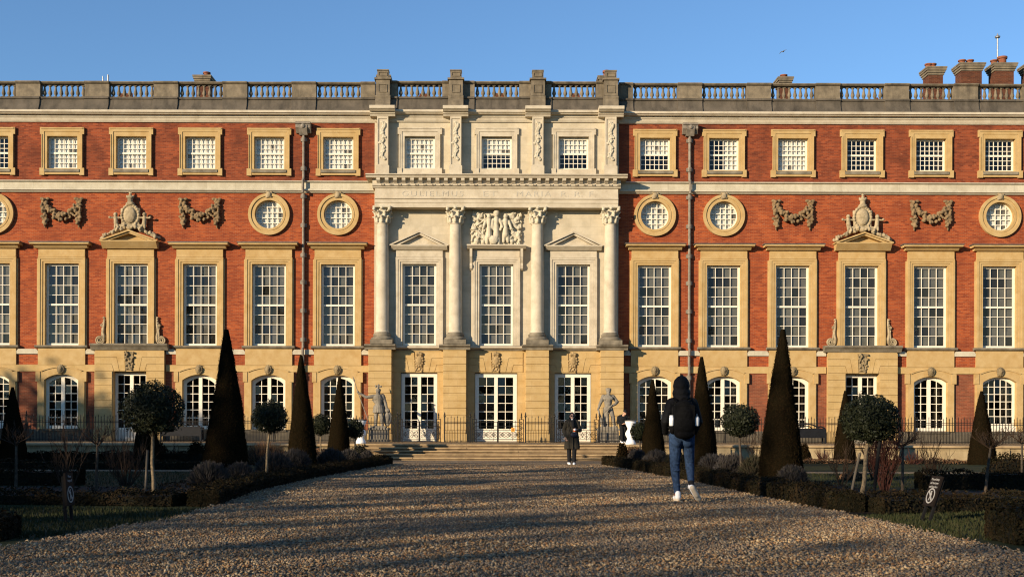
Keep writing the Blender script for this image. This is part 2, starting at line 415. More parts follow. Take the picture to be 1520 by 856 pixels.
def arc(h, zs, za, n=12):
    rise = za - zs; r = (h * h + rise * rise) / (2 * rise); zc = za - r; a = math.asin(h / r)
    return [(r * math.sin(-a + 2 * a * i / n), zc + r * math.cos(-a + 2 * a * i / n)) for i in range(n + 1)]
def grid_wall(mb, x0, x1, z0, z1, holes, y=0.0):
    xs = sorted({x0, x1, *[h[i] for h in holes for i in (0, 1) if x0 < h[i] < x1]}); zs = sorted({z0, z1, *[h[i] for h in holes for i in (2, 3) if z0 < h[i] < z1]})
    for i in range(len(xs) - 1):
        for j in range(len(zs) - 1):
            cx, cz = (xs[i] + xs[i + 1]) / 2, (zs[j] + zs[j + 1]) / 2
            if any(h[0] < cx < h[1] and h[2] < cz < h[3] for h in holes): continue
            mb.add([(xs[i], y, zs[j]), (xs[i + 1], y, zs[j]), (xs[i + 1], y, zs[j + 1]), (xs[i], y, zs[j + 1])], [(0, 1, 2, 3)])
def hole(x, h, yt, yb): return (x - U(h), x + U(h), fz(yb), fz(yt))

up, lo = [], []
for s, k, x in BAYS:
    up += [hole(x, 23, 204, 253), hole(x, 26, 392, 515)]
    if k in (0, 1, 5, 6): up.append((x - U(20.5), x + U(20.5), fz(319.4 + 20.5), fz(319.4 - 20.5)))
    if k == 3: up.append((x - U(50), x + U(50), ZT, fz(520))); lo.append((x - U(50), x + U(50), ZT, fz(520)))
    else: lo.append((x - U(26), x + U(26), fz(638), fz(550)))
for s in (-1, 1):
    a, b = sorted((s * HALF, s * FAR))
    mb = MB(); grid_wall(mb, a, b, ZBAND, fz(279), up); P(mb, 'brick_wall', 'red_brick')
    mb = MB(); grid_wall(mb, a, b, fz(279), ZTOP, up); P(mb, 'attic_wall', 'attic_brick')
    for c0, c1 in ((a, s * U(234.9 + 306.9)), (s * U(234.9 + 306.9), b)) if s > 0 else ((a, s * U(234.9 + 306.9)), (s * U(234.9 + 306.9), b)):
        mb = MB(); grid_wall(mb, c0, c1, fz(640), ZBAND, lo); P(mb, 'basement_wall', 'basement_brick')
    mb = MB()                                                   # dark stone footing, broken by the pedimented bay
    cuts = [a, *sorted(sum([[x - U(52.3), x + U(52.3)] for s2, k, x in BAYS if k == 3 and s2 == s], [])), b]
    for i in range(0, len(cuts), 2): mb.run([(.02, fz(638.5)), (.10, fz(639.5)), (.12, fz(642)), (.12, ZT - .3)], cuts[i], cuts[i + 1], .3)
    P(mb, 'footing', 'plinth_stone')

# rooms, roof and back of the building
mb = MB(); mb.box(-FAR, FAR, 2.2, 2.4, ZT, ZTOP)
for z in (fz(540), fz(280)): mb.box(-FAR, FAR, .32, 2.2, z - .12, z + .12)
for i in range(-10, 11):
    mb.box(i * U(102.3) - .1 + U(51), i * U(102.3) + .1 + U(51), .5, 2.2, ZT, ZTOP)
P(mb, 'interior_wall', 'room_dark')
mb = MB(); mb.box(-FAR, FAR, .5, 16, ZTOP, ZTOP + .3); mb.box(-FAR, FAR, 15.6, 16, ZT, ZTOP); mb.box(-FAR, -FAR + .3, .3, 15.6, ZT, ZTOP); mb.box(FAR - .3, FAR, .3, 15.6, ZT, ZTOP)
P(mb, 'roof', 'roof_lead')

# --- centre: stone wall, grids per storey
ch = []
for i, x in enumerate(CB):
    ch += [hole(x, 22.5, 205, 253), hole(x, 25, 392, 513.5), hole(x, (27, 31.5, 27)[i], 553.5, 660)]
mb = MB(); grid_wall(mb, -HALF, HALF, fz(518), ZTOP, ch, -.2)
for s in (-1, 1): mb.box(s * HALF, s * (HALF - .02), -.198, .3, fz(518), ZTOP)
P(mb, 'centre_wall', 'portland_stone')
mb = MB(); grid_wall(mb, -HALF, HALF, ZT - .2, fz(518), ch, -.2)
for s in (-1, 1): mb.box(s * HALF, s * (HALF - .02), -.198, .3, ZT - .2, fz(518))
P(mb, 'centre_ground_wall', 'bath_ashlar')

# --- cornices and bands
TOPC = [(.44, 168), (.47, 168.8), (.47, 171.6), (.40, 172.4), (.36, 173.8), (.20, 174.2), (.20, 176.6), (.15, 178), (.12, 181), (.07, 183.6)]
def prof(pr, add=0): return [(p + add, fz(y)) for p, y in pr]
for s in (-1, 1):
    a, b = sorted((s * (HALF - .0), s * FAR))
    mb = MB(); mb.run(prof(TOPC), a, b, .3); P(mb, 'top_cornice', 'portland_trim')
    mb = MB(); mb.run(prof([(.20, 270.3), (.24, 271), (.24, 272), (.13, 272.8), (.13, 281.6), (.20, 282.6), (.22, 284.6), (.14, 286), (.09, 287.6)]), a, b, .0); P(mb, 'string_course', 'string_stone')
    mb = MB()
    xs = sorted([s * HALF, s * FAR]); cuts = [xs[0], *sorted(sum([[x - U(52.3), x + U(52.3)] for s2, k, x in BAYS if k == 3 and s2 == s], [])), xs[1]]
    segs = []
    mb.run(prof([(.075, 543), (.075, 552.8), (.06, 553)]), cuts[0], cuts[1], .0); mb.run(prof([(.075, 543), (.075, 552.8), (.06, 553)]), cuts[2], cuts[3], .0)
    P(mb, 'band_course', 'bath_ashlar')
PIL = [-U(167.6), -U(60.3), U(60.3), U(167.6)]
mb = MB(); mb.run(prof(TOPC, .2), -HALF, HALF, .3); P(mb, 'centre_cornice', 'portland_trim')

# --- parapet: plinth, dies, balusters, coping
PAR = [(.10, 146.6), (.14, 147.4), (.14, 149.6), (.08, 150.4), (.09, 154), (.13, 159), (.22, 164), (.26, 166), (.26, 168)]
def bal_mesh():
    mb = MB(); z0, z1 = fz(146.6), fz(126.9); h = z1 - z0
    mb.box(-.09, .09, .07, .25, z0, z0 + .07); mb.box(-.085, .085, .075, .245, z1 - .06, z1)
    mb.lathe([(.06, .07), (.065, .1), (.05, .12), (.10, .22), (.105, .27), (.075, .38), (.05, h - .17), (.045, h - .12), (.07, h - .1), (.075, h - .06)], (0, .16, z0), 10)
    return mb.mesh('baluster', 40)
BALM = bal_mesh()
def die(mb, x0, x1, p):
    mb.box(x0, x1, -p - .03, .30, fz(146.7), fz(126.7))
    w = x1 - x0
    if w > .8:
        m_ = min(.2, w * .14)
        for a, b, c, d in ((x0 + m_, x1 - m_, 131.2, 131.9), (x0 + m_, x1 - m_, 143, 143.7)): mb.box(a, b, -p - .075, -p - .02, fz(d), fz(c))
        for a in (x0 + m_, x1 - m_ - .025): mb.box(a, a + .025, -p - .075, -p - .02, fz(143), fz(131.9))
def parapet(name, open0, open1, x0, x1, p, n=8, stuff=False):
    """one stretch: plinth and coping from x0 to x1, balusters in the opening"""
    mb = MB(); pl = MB()
    pl.run(prof(PAR, p), open0, open1, .35)
    for a, b in ((x0, open0), (open1, x1)):
        if b - a > .05:
            pl.run(prof(PAR, p + .07), a, b, .35); die(mb, a, b, p + .05)
    mb.run(prof([(.10, 123.4), (.12, 123.9), (.12, 125), (.05, 126.8)], p), open0, open1, .34)
    for a, b in ((x0, open0), (open1, x1)):
        if b - a > .05: mb.run(prof([(.17, 123.3), (.19, 123.9), (.19, 125), (.12, 126.8)], p), a, b, .345)
    xm = (x0 + x1) / 2
    mb.v = [(a - xm, b, c) for a, b, c in mb.v]
    pl.v = [(a - xm, b, c) for a, b, c in pl.v]
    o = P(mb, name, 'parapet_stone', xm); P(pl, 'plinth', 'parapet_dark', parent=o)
    step = (open1 - open0) / n
    if stuff:
        b = MB()
        for i in range(n):
            for v0 in [0]: pass
            xx = open0 + step * (i + .5) - xm
            me = [v.co for v in BALM.vertices]; b.add([(v.x + xx, v.y - p, v.z) for v in me], [tuple(q.vertices) for q in BALM.polygons])
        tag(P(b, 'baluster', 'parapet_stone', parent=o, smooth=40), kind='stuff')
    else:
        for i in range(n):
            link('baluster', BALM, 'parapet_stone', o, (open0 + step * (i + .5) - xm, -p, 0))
for s, k, x in BAYS:
    a, b = x - U(51.15), x + U(51.15)
    if k == 0:
        if s > 0: a = HALF + .0
        else: b = -HALF
    parapet('balustrade', x - U(33), x + U(33), a, b, 0, 8, k >= 5)
def pedestal(x):
    mb = MB(); h = U(10.2)
    mb.box(x - h, x + h, -.62, -.2, fz(147), fz(124.5))
    mb.run(prof([(.60, 147), (.64, 149), (.62, 152), (.66, 158), (.74, 164), (.78, 168)]), x - h - .03, x + h + .03, -.2)
    mb.run(prof([(.64, 121), (.70, 122), (.70, 124), (.63, 124.5)]), x - h - .07, x + h + .07, -.1)
    mb.box(x - h * .8, x + h * .8, -.60, -.15, fz(121), fz(111)); mb.run(prof([(.60, 109), (.64, 109.6), (.64, 111)]), x - h * .85, x + h * .85, -.12)
    for (za, zb, q) in ((131, 143, .62), (113, 119, .60)):
        mb.box(x - h * .6, x + h * .6, -q - .03, -q + .01, fz(za + .8), fz(za)); mb.box(x - h * .6, x + h * .6, -q - .03, -q + .01, fz(zb), fz(zb - .8))
        for e in (-1, 1): mb.box(x + e * h * .6 - .015, x + e * h * .6 + .015, -q - .03, -q + .01, fz(zb - .8), fz(za + .8))
    mb.v = [(a - x, b, c) for a, b, c in mb.v]
    P(mb, 'parapet_pedestal', 'parapet_stone', x)
for x in PIL: pedestal(x)
pa = [-HALF, PIL[1], PIL[2], HALF]
for i, x in enumerate(CB): parapet('balustrade', x - U(33), x + U(33), (PIL[i] + U(10.3)), (PIL[i + 1] - U(10.3)), .2, 8)

# --- upper pilasters and their caps, base blocks, carved drops
drop_rng = random.Random(3)
pr = []
z = fz(190)
for i in range(26):
    t = i / 25; zz = fz(187 + 54 * t); wv = .09 * math.sin(t * 20) * (1 - .4 * t)
    for q in range(2):
        pr.append(('e', (wv + drop_rng.uniform(-.09, .09), -.02, zz), (drop_rng.uniform(.04, .075), .045, drop_rng.uniform(.05, .09)), (0, drop_rng.uniform(-1, 1), 0)))
DROP = blob(pr, .018, 1, 'carved_drop')
for x in PIL:
    mb = MB(); h = U(8.2)
    mb.box(-h, h, -.62, -.2, fz(250), fz(175.5))
    for e in (-1, 1): mb.box(e * h, e * (h - .07), -.66, -.62, fz(248.5), fz(181.5))
    mb.box(-h, h, -.66, -.62, fz(181.5), fz(178.2)); mb.box(-h, h, -.66, -.62, fz(250), fz(248.5))
    mb.run(prof([(.66, 250), (.70, 251), (.70, 265.8)]), -h - .05, h + .05, -.19)
    mb.run(prof([(1.02, 168 - 3.2), (1.05, 165.6), (1.05, 169.5), (.96, 171), (.90, 172.4), (.78, 172.8), (.78, 174.5), (.71, 176), (.67, 178.2)]), -h - .36, h + .36, -.15)
    o = P(mb, 'pilaster', 'portland_trim', x)
    link('carving', DROP, 'carved_white', o, (0, -.63, 0))

# --- entablature of the centre with modillions and the inscription
mb = MB()
mb.run(prof([(.86, 284.5), (.80, 285.2), (.80, 297.6), (.86, 298.2), (.90, 299.4), (.90, 300.4), (.84, 301), (.84, 306.2), (.81, 306.5), (.81, 312.6), (.74, 313)]), -U(178), U(178), -.15)
ent = P(mb, 'entablature', 'portland_trim')
mb = MB(); mb.run(prof([(1.24, 265.8), (1.30, 266.4), (1.30, 267.6), (1.22, 269), (1.18, 271.4), (.92, 271.6), (.92, 278.4), (.96, 279), (.96, 281.4), (.9, 282.4), (.86, 284.5)]), -U(178), U(178), -.15)
for s in (-1, 1): mb.run(prof([(1.24, 265.8), (1.30, 266.4), (1.30, 267.6), (1.22, 269), (1.18, 271.4)]), *sorted((s * U(178), s * U(190.5))), .0)
for s in (-1, 1): mb.run(prof([(.92, 271.4), (.92, 278.4), (.96, 279), (.96, 281.4), (.9, 282.4), (.86, 284.5)]), *sorted((s * U(178), s * U(181.5))), .0)
P(mb, 'modillion_cornice', 'portland_trim', parent=ent)
mb = MB(); n = 29
for i in range(n):
    x = -U(172.5) + i * U(345) / (n - 1)
    mb.run(prof([(1.16, 271.5), (1.16, 274.6), (1.10, 276), (1.02, 277), (.98, 278.3)]), x - U(2.6), x + U(2.6), -.90)
    for q in range(3): mb.box(x + U(3.4) + q * U(1.9), x + U(4.5) + q * U(1.9), -1.0, -.955, fz(281.3), fz(279.1))
P(mb, 'modillions', 'portland_trim', parent=ent)
def text(name, body, size, m, parent, loc, rot, depth=.004, spacing=1.0, align='CENTER'):
    c = bpy.data.curves.new(name, 'FONT'); c.body = body; c.size = size; c.extrude = depth; c.align_x = align; c.space_character = spacing
    o = bpy.data.objects.new('tmp', c); col.objects.link(o)
    me = bpy.data.meshes.new_from_object(o.evaluated_get(bpy.context.evaluated_depsgraph_get())); bpy.data.objects.remove(o)
    me.materials.clear()
    return link(name, me, m, parent, loc, rot)
for wd, x0, x1 in (('GULIELMUS', 596, 687), ('ET', 716, 737), ('MARIA', 766, 817), ('R.', 832, 844), ('R.', 852, 864), ('F.', 874, 884)):
    xc = ((x0 + x1) / 2 - 736.8) / S0 * .985
    o = text('inscription', wd, U(11.0), 'engraved', ent, (xc, -.805, fz(296.2)), (R(90), 0, 0), .008, 1.32 if len(wd) > 2 else 1.1)
    wdt = o.dimensions.x or 1; o.scale.x = U(x1 - x0) * .985 / max(wdt, .01)

# --- giant columns
cap = [('c', (0, 0, fz(334)), .30, (0, 0, fz(314)), .36)]
for rowz, rr, nlv, off in ((329.5, .36, 8, 0), (322.5, .38, 8, .5)):
    for i in range(nlv):
        a = (i + off) * 2 * PI / nlv; ca, sa = math.cos(a), math.sin(a); z = fz(rowz)
        cap += [('c', (ca * (rr - .02), sa * (rr - .02), z - .13), .075, (ca * (rr + .03), sa * (rr + .03), z + .12), .06), ('e', (ca * (rr + .10), sa * (rr + .10), z + .13), (.075, .075, .05))]
for i in range(4):
    a = PI / 4 + i * PI / 2; ca, sa = math.cos(a), math.sin(a); z = fz(315.5)
    cap += [('c', (ca * .36, sa * .36, z - .18), .04, (ca * .52, sa * .52, z + .03), .06), ('e', (ca * .56, sa * .56, z), .095)]
    cap += [('e', (math.cos(a + PI / 4) * .42, math.sin(a + PI / 4) * .42, z + .06), .085)]
cap.append(('b', (0, 0, fz(312.3)), (.47, .47, .045)))
CAP = blob(cap, .024, 1, 'capital')
colm = MB(); zb, zt = fz(495), fz(335)
colm.lathe([(.385, -.0), (.36, .03), (.338, .12), (.338, 1.8), (.325, 3.6), (.292, zt - zb - .10), (.285, zt - zb - .05), (.32, zt - zb - .04), (.32, zt - zb)], (0, 0, zb), 28)
COLM = colm.mesh('column', 35)
cb = MB(); cb.box(-.57, .57, -.57, .45, fz(513), fz(506.6))
cb.lathe([(.55, 0), (.575, .05), (.55, .13), (.49, .15), (.44, .2), (.46, .235), (.47, .27), (.455, .32), (.40, .335), (.385, fz(495) - fz(506.6))], (0, 0, fz(506.6)), 26)
CBM = cb.mesh('column_base', 35)
for x in PIL:
    o = PM(COLM, 'column', 'portland_trim', x, .52)
    link('capital', CAP, 'carved_white', o); link('column_base', CBM, 'weathered_ledge', o)

# --- ground floor piers of the centre, rusticated, with ledges
pm = MB(); hp = U(17)
pm.box(-hp + .03, hp - .03, -.82, -.19, ZT - .2, fz(520))
ys = [520.8 + 10.72 * i for i in range(12)] + [643]
for i in range(len(ys) - 1): pm.box(-hp, hp, -.86, -.18, fz(ys[i + 1]) + .022, fz(ys[i]))
pm.box(-hp - .04, hp + .04, -.92, -.17, ZT - .2, fz(643.6))
PIERM = pm.mesh('pier')
bv = bmesh.new(); bv.from_mesh(PIERM); bmesh.ops.bevel(bv, geom=list(bv.edges), offset=.012, segments=1, affect='EDGES'); bv.to_mesh(PIERM); bv.free()
lm = MB(); lm.run(prof([(1.02, 513), (1.06, 513.6), (1.06, 515.2), (.98, 516.6), (.92, 518), (.90, 520.7)]), -hp - .2, hp + .2, -.15); LEDM = lm.mesh('ledge')
for x in (-U(170), -U(60.6), U(60.6), U(170)):
    o = PM(PIERM, 'pier', 'bath_ashlar', x); link('ledge', LEDM, 'weathered_ledge', o)
mb = MB()
e = [(-U(170), -U(60.6)), (-U(60.6), U(60.6)), (U(60.6), U(170))]
for a, b in e: mb.run(prof([(.36, 513.6), (.40, 514.2), (.40, 516), (.30, 518), (.24, 520.7)]), a + hp + .2, b - hp - .2, .0)
P(mb, 'centre_ledge', 'weathered_ledge')

def voussoirs(wl_, wr, xk, yk0, yk1, ho, courses=True, p=.04):
    """flat arch of stepped blocks either side of a carved keystone; local x, front at y = -p"""
    mb = MB(); g = U(.45)
    for s in (-1, 1):
        W_ = U(wl_)
        X = lambda v: s * U(v)
        L1, L2, L3 = 523.4, 532.1, 542.0; B = 552.4
        mb.prism([(X(7.6), fz(L1)), (s * W_, fz(L1)), (s * W_, fz(L2) + g), (X(18.6), fz(L2) + g), (X(14.2), fz(B)), (X(6.2), fz(B))], -p, .05)
        mb.prism([(X(18.9), fz(L2) - .0), (s * W_, fz(L2)), (s * W_, fz(L3) + g), (X(25.8), fz(L3) + g), (X(22.6), fz(B)), (X(14.9), fz(B))], -p, .05)
        mb.prism([(X(26.1), fz(L3)), (s * W_, fz(L3)), (s * W_, fz(B)), (X(23.3), fz(B))], -p, .05)
    return mb
kr = random.Random(11)
kp = [('b', (0, .02, fz(537.5)), (U(6), .06, U(14.0)))]
for i in range(46):
    t = kr.random(); wd = (7.0 - 2.2 * t)
    kp.append(('e', (U(kr.uniform(-wd, wd)), -.06 - .06 * (1 - t) * kr.random(), fz(524.5 + 27 * t)), (kr.uniform(.03, .07), .06, kr.uniform(.04, .08))))
KEYM = blob(kp, .02, 1, 'carved_keystone')
kp = [('b', (0, .02, fz(538)), (U(5.5), .06, U(14))), ('e', (0, -.07, fz(536)), (U(6.2), .09, U(8))), ('e', (0, -.13, fz(536)), (U(3.8), .05, U(5.4))), ('e', (-.1, -.1, fz(526)), .1), ('e', (.1, -.1, fz(526)), .1), ('e', (0, -.1, fz(525)), .1)]
for i in range(14): kp.append(('e', (U(kr.uniform(-5, 5)), -.06, fz(kr.uniform(543, 552))), kr.uniform(.035, .06)))
for a in range(12): kp.append(('e', (U(6.0) * math.cos(a * PI / 6), -.09, fz(536) + U(8) * math.sin(a * PI / 6)), .05))
KEYC = blob(kp, .02, 1, 'carved_keystone')
for i, x in enumerate(CB):
    mb = voussoirs(39.5, 0, 0, 0, 0, 0); o = P(mb, 'flat_arch', 'bath_ashlar', x, .2)
    link('carved_keystone', KEYC, 'carved_tan', o)

# --- windows
def frame_parts(half, yt, yb, cols, rows, st=3.2, leaves=False, spring=None, panel=None, bar=.95, meet=None):
    """returns (frame mesh builder, list of pane polygons)"""
    mb = MB(); h = U(half); zt, zb = fz(yt), fz(yb); s = U(st); y0, y1 = .15, .24
    if spring:
        n = 14; oa = arc(h, fz(spring), zt, n); rr = (h - s)
        ia = [(x * (h - s) / h, z - s * 1.0) for x, z in oa]
        mb.strip(ia, oa, y0, y1)
        sp = fz(spring)
        for e in (-1, 1): mb.box(e * h, e * (h - s), y0, y1, zb, sp - s * .98); mb.prism([(e * h, sp - s * .98), (e * h, sp), (e * (h - s), sp - s * .98)], y0 + .001, y1 - .001)
    else:
        mb.box(-h, h, y0, y1, zt - s, zt)
        for e in (-1, 1): mb.box(e * h, e * (h - s), y0, y1, zb, zt - s)
    pb = fz(panel) if panel else zb + s
    if panel:
        mb.box(-h + s, h - s, y0 + .01, y1, zb, pb)
        for e in (-1, 1):
            if leaves:
                mb.box(e * U(3.4), e * (h - s - U(1.2)), y0 - .015, y0 + .02, zb + .12, pb - .10)
    else: mb.box(-h + s, h - s, y0, y1, zb, pb)
    groups = [(-h + s, -U(2.6)), (U(2.6), h - s)] if leaves else [(-h + s, h - s)]
    if leaves: mb.box(-U(2.6), U(2.6), y0 - .02, y1, pb, zt - s * .9)
    bw = U(bar) / 2; panes = []
    ztop = zt - s
    rh = (ztop - pb) / rows
    def topz(x):
        if not spring: return 1e9
        ax = min(abs(x), h - s)
        rise = zt - fz(spring); r = (h * h + rise * rise) / (2 * rise)
        return zt - r + math.sqrt(max(r * r - (ax * h / (h - s)) ** 2, 0)) - s * .9
    zr = [pb + rh * j for j in range(rows + 1)]
    for a, b in groups:
        cw = (b - a) / cols
        for c in range(1, cols): mb.box(a + cw * c - bw, a + cw * c + bw, y0 + .02, y1 - .02, pb, min(ztop, topz(a + cw * c)))
        for j in range(1, rows): mb.box(a, b, y0 + .024, y1 - .024, zr[j] - bw, zr[j] + bw)
        for c in range(cols):
            for j in range(rows):
                xa, xb = a + cw * c, a + cw * (c + 1)
                panes.append([(xa, zr[j]), (xb, zr[j]), (xb, min(zr[j + 1], topz(xb))), (xa, min(zr[j + 1], topz(xa)))])
    if meet:
        zz = fz(meet); mb.box(-h + s, h - s, y0 - .01, y1 - .01, zz - U(1.3), zz + U(1.3))
    return mb, panes
def pane_mesh(panes, seed, tilt=1.5, dark_share=.26):
    r = random.Random(seed); mb = MB()
    for q in panes:
        cx = sum(p[0] for p in q) / 4; cz = sum(p[1] for p in q) / 4
        tx, tz = r.gauss(0, R(tilt)), r.gauss(0, R(tilt * .8))
        mb.m = 1 if r.random() < dark_share else 0
        mb.add([(x, .195 + (x - cx) * tx + (z - cz) * tz, z) for x, z in q], [(0, 1, 2, 3)])
    return mb.mesh('pane', fix=False, mats=['window_glass', 'dark_reflection_glass'])
class Win:
    def __init__(s, *a, **k):
        mb, s.p = frame_parts(*a, **k); s.frame = mb.mesh('window'); s.panes = [pane_mesh(s.p, 100 + i, dark_share=.06 if a[1] < 300 else .26) for i in range(4)]
        s.h = U(a[0]); s.zt, s.zb = fz(a[1]), fz(a[2])
        s.arch = k.get('spring')
    def put(s, name, x, p=0, blind=None, bm='net_blind', seed=0):
        o = PM(s.frame, name, 'white_paint', x, p)
        link('pane', s.panes[seed % 4], 'window_glass', o)
        if blind:
            mb = MB(); nb = 18; h = s.h - .05
            z0 = s.zt + (s.zb - s.zt) * blind[1]; z1 = s.zt + (s.zb - s.zt) * blind[0] - .04
            x0, x1 = (-h, h) if len(blind) < 4 else (-h + 2 * h * blind[2], -h + 2 * h * blind[3])
            rr = random.Random(seed); amp = .012 if bm == 'net_blind' else .002
            xs = [x0 + (x1 - x0) * i / nb for i in range(nb + 1)]
            vs = [(q, .275 + amp * math.sin(i * 2.1 + rr.random()), z) for i, q in enumerate(xs) for z in (z0, z1)]
            mb.add(vs, [(2 * i, 2 * i + 2, 2 * i + 3, 2 * i + 1) for i in range(nb)])
            P(mb, 'blind', bm, parent=o)
        return o
W_ATT = Win(22.6, 204.5, 252.5, 6, 6, st=2.6, bar=.85, meet=228.5)
W_ATC = Win(22.2, 205.5, 252.5, 6, 6, st=2.6, bar=.85, meet=229)
W_MAIN = Win(25.2, 392.8, 514, 4, 8, st=3.2, bar=.85, meet=453.5)
W_MNC = Win(24.7, 392.5, 513, 4, 8, st=3.0, bar=.85, meet=453)
W_FR = Win(25.4, 557, 637.5, 2, 6, st=4.6, leaves=True, spring=565.5)
W_SASH = Win(25.4, 557, 630, 5, 6, st=3.6, spring=565.5)
W_PED = Win(24.6, 554.5, 656, 2, 6, st=4.0, leaves=True, panel=636)
W_GC = Win(26.6, 554.5, 656.6, 2, 6, st=5.2, leaves=True, panel=636)
W_GM = Win(31.0, 554.5, 656.6, 2, 6, st=5.6, leaves=True, panel=636)

# stone frames
def attic_surround(p):
    mb = MB()
    def ring(ho, to, bo, hi, ti, bi, pf, yb):
        mb.box(-U(ho), U(ho), -pf, yb, fz(ti), fz(to)); mb.box(-U(ho), U(ho), -pf, yb, fz(bo), fz(bi))
        for e in (-1, 1): mb.box(e * U(ho), e * U(hi), -pf, yb, fz(bi), fz(ti))
    ring(30.3, 193, 261.4, 26.3, 198, 258, .13, 0)
    ring(26.3, 198, 258, 22.4, 204.6, 252.6, .10, .26)
    for e in (-1, 1):
        mb.box(e * U(32.6), e * U(27), -.128, .0, fz(202), fz(191.8)); mb.box(e * U(33), e * U(26), -.148, 0, fz(262.6), fz(252))
        mb.box(e * U(30.3), e * U(29.3), -.16, -.12, fz(252), fz(202))
    mb.box(-U(31), U(31), -.16, -.12, fz(194.2), fz(192.2)); 
    return mb
att = attic_surround(0).mesh('window_surround')
sill = MB(); sill.box(-U(25.9), U(25.9), -.19, -.02, fz(258.2), fz(254)); sill = sill.mesh('sill')
def main_surround():
    mb = MB()
    def jamb(ho, to, hi, ti, pf, yb):
        mb.box(-U(ho), U(ho), -pf, yb, fz(ti), fz(to))
        for e in (-1, 1): mb.box(e * U(ho), e * U(hi), -pf, yb, fz(514.2), fz(ti))
    jamb(35, 383.5, 31.6, 386.8, .15, 0); jamb(31.6, 386.8, 28.4, 390, .12, 0); jamb(28.4, 390, 25.1, 393, .085, .26)
    for e in (-1, 1): mb.box(e * U(37), e * U(35), -.06, 0, fz(514.2), fz(386))
    return mb
msur = main_surround().mesh('window_surround')
fr = MB(); fr.run(prof([(.10, 371.2), (.13, 373), (.13, 382), (.17, 383.4)]), -U(34.4), U(34.4), 0); FRZ = fr.mesh('frieze')
hd = MB()
hd.run(prof([(.50, 362), (.54, 362.4), (.54, 363.5)]), -U(45), U(45), 0)
hm = MB(); hm.run(prof([(.50, 363.6), (.50, 366), (.42, 367)]), -U(43.5), U(43.5), 0); hm.run(prof([(.36, 367.1), (.30, 369), (.22, 371.1)]), -U(39.5), U(39.5), 0)
HDT, HDM = hd.mesh('lead_capping'), hm.mesh('hood')
sl_ = MB(); sl_.run(prof([(.20, 514.3), (.24, 514.8), (.24, 516.6), (.16, 518.4)]), -U(39), U(39), .25); SILL2 = sl_.mesh('sill')
ap = MB(); ap.run(prof([(.10, 518.5), (.10, 542.9)]), -U(35), U(35), 0); APR = ap.mesh('apron')
# pediment
def pediment(wd, yb, ya, ybase, p0, p1, thick=4.6):
    mb = MB(); h = U(wd)
    zb, za = fz(yb), fz(ya)
    mb.run([(p1 - .06, zb), (p1, zb - .03), (p1, zb - .07), (p0 + .12, fz(ybase))], -h + .08, h - .08, 0)
    for e in (-1, 1):
        t = U(thick)
        mb.prism([(e * h, zb), (0, za), (0, za - t * .55), (e * (h - .02), zb - t * .0 - .06)], -p1, 0)
        mb.prism([(e * (h - .25), zb + .0), (0, za - t * .55), (0, za - t * 1.1), (e * (h - .50), zb + .0)], -p1 + .1, 0)
    mb.prism([(-h + .5, zb), (h - .5, zb), (0, za - U(thick) * 1.05)], -p0, 0)
    return mb
PEDM = pediment(43, 360.3, 344.8, 371.5, .14, .56).mesh('pediment')
oc = MB(); rp = [(math.cos(2 * PI * i / 56), math.sin(2 * PI * i / 56)) for i in range(56)]; zc = fz(319.4)
def circ(r): return [(U(r) * a, zc + U(r) * b) for a, b in rp]
oc.strip(circ(26.6), circ(30.8), -.16, 0, True); oc.strip(circ(24.2), circ(26.6), -.11, 0, True); oc.strip(circ(21), circ(24.2), -.13, .26, True)
OCM = oc.mesh('oculus_surround')
kk = random.Random(4); kp = [('e', (0, -.16, fz(290.5)), (.14, .10, .17))]
for i in range(10): kp.append(('e', (kk.uniform(-.17, .17), -.13, fz(290.5) + kk.uniform(-.17, .17)), .065))
MASK = blob(kp, .02, 1, 'carved_keystone')
ow = MB(); ow.strip(circ(19.4), circ(21.0), .15, .24, True)
op = []; q = 21.0; n_ = 5; step = 2 * 19.6 / n_
for i in range(1, n_):
    xx = -19.6 + i * step; L = math.sqrt(19.8 ** 2 - xx * xx)
    ow.box(U(xx) - .02, U(xx) + .02, .17, .225, zc - U(L), zc + U(L)); ow.box(-U(L), U(L), .174, .221, zc + U(xx) - .02, zc + U(xx) + .02)
OWM = ow.mesh('window')
for i in range(n_):
    for j in range(n_): op.append([(U(-19.6 + i * step), zc + U(-19.6 + j * step)), (U(-19.6 + (i + 1) * step), zc + U(-19.6 + j * step)), (U(-19.6 + (i + 1) * step), zc + U(-19.6 + (j + 1) * step)), (U(-19.6 + i * step), zc + U(-19.6 + (j + 1) * step))])
OPM = [pane_mesh(op, 50 + i, dark_share=(.02, .05, .3)[i]) for i in range(3)]
ob = MB(); ob.add([(U(20.5) * a, .28, zc + U(20.5) * b) for a, b in rp], [tuple(range(56))]); OBM = ob.mesh('blind')
# ground floor arched surround
gs = MB(); n_ = 14
ia, oa = arc(U(25.3), fz(565.5), fz(557), n_), arc(U(29.5), fz(553.5), fz(547.2), n_)
ia2 = arc(U(25.3), fz(565.5), fz(557), n_)
gs.strip(ia, oa, -.14, .26)
ob2 = arc(U(31.5), fz(552.2), fz(545.2), n_); gs.strip(oa, ob2, -.19, 0)
for e in (-1, 1):
    gs.prism([(e * U(25.3), fz(565.5)), (e * U(29.5), fz(553.5)), (e * U(34.4), fz(553.5)), (e * U(34.4), fz(565.5))], -.138, .0)
    gs.box(e * U(25.3), e * U(34.4), -.14, .0, fz(638.4), fz(565.5)); gs.box(e * U(25.3), e * U(27.3), .0, .26, fz(638.4), fz(565.5))
    gs.box(e * U(31), e * U(37.6), -.17, 0, fz(568), fz(553.2)); gs.box(e * U(34.4), e * U(36), -.08, 0, fz(638), fz(568))
GSM = gs.mesh('window_surround')
gsl = MB(); gsl.box(-U(26.5), U(26.5), -.2, .25, fz(641), fz(638)); GSL = gsl.mesh('sill')
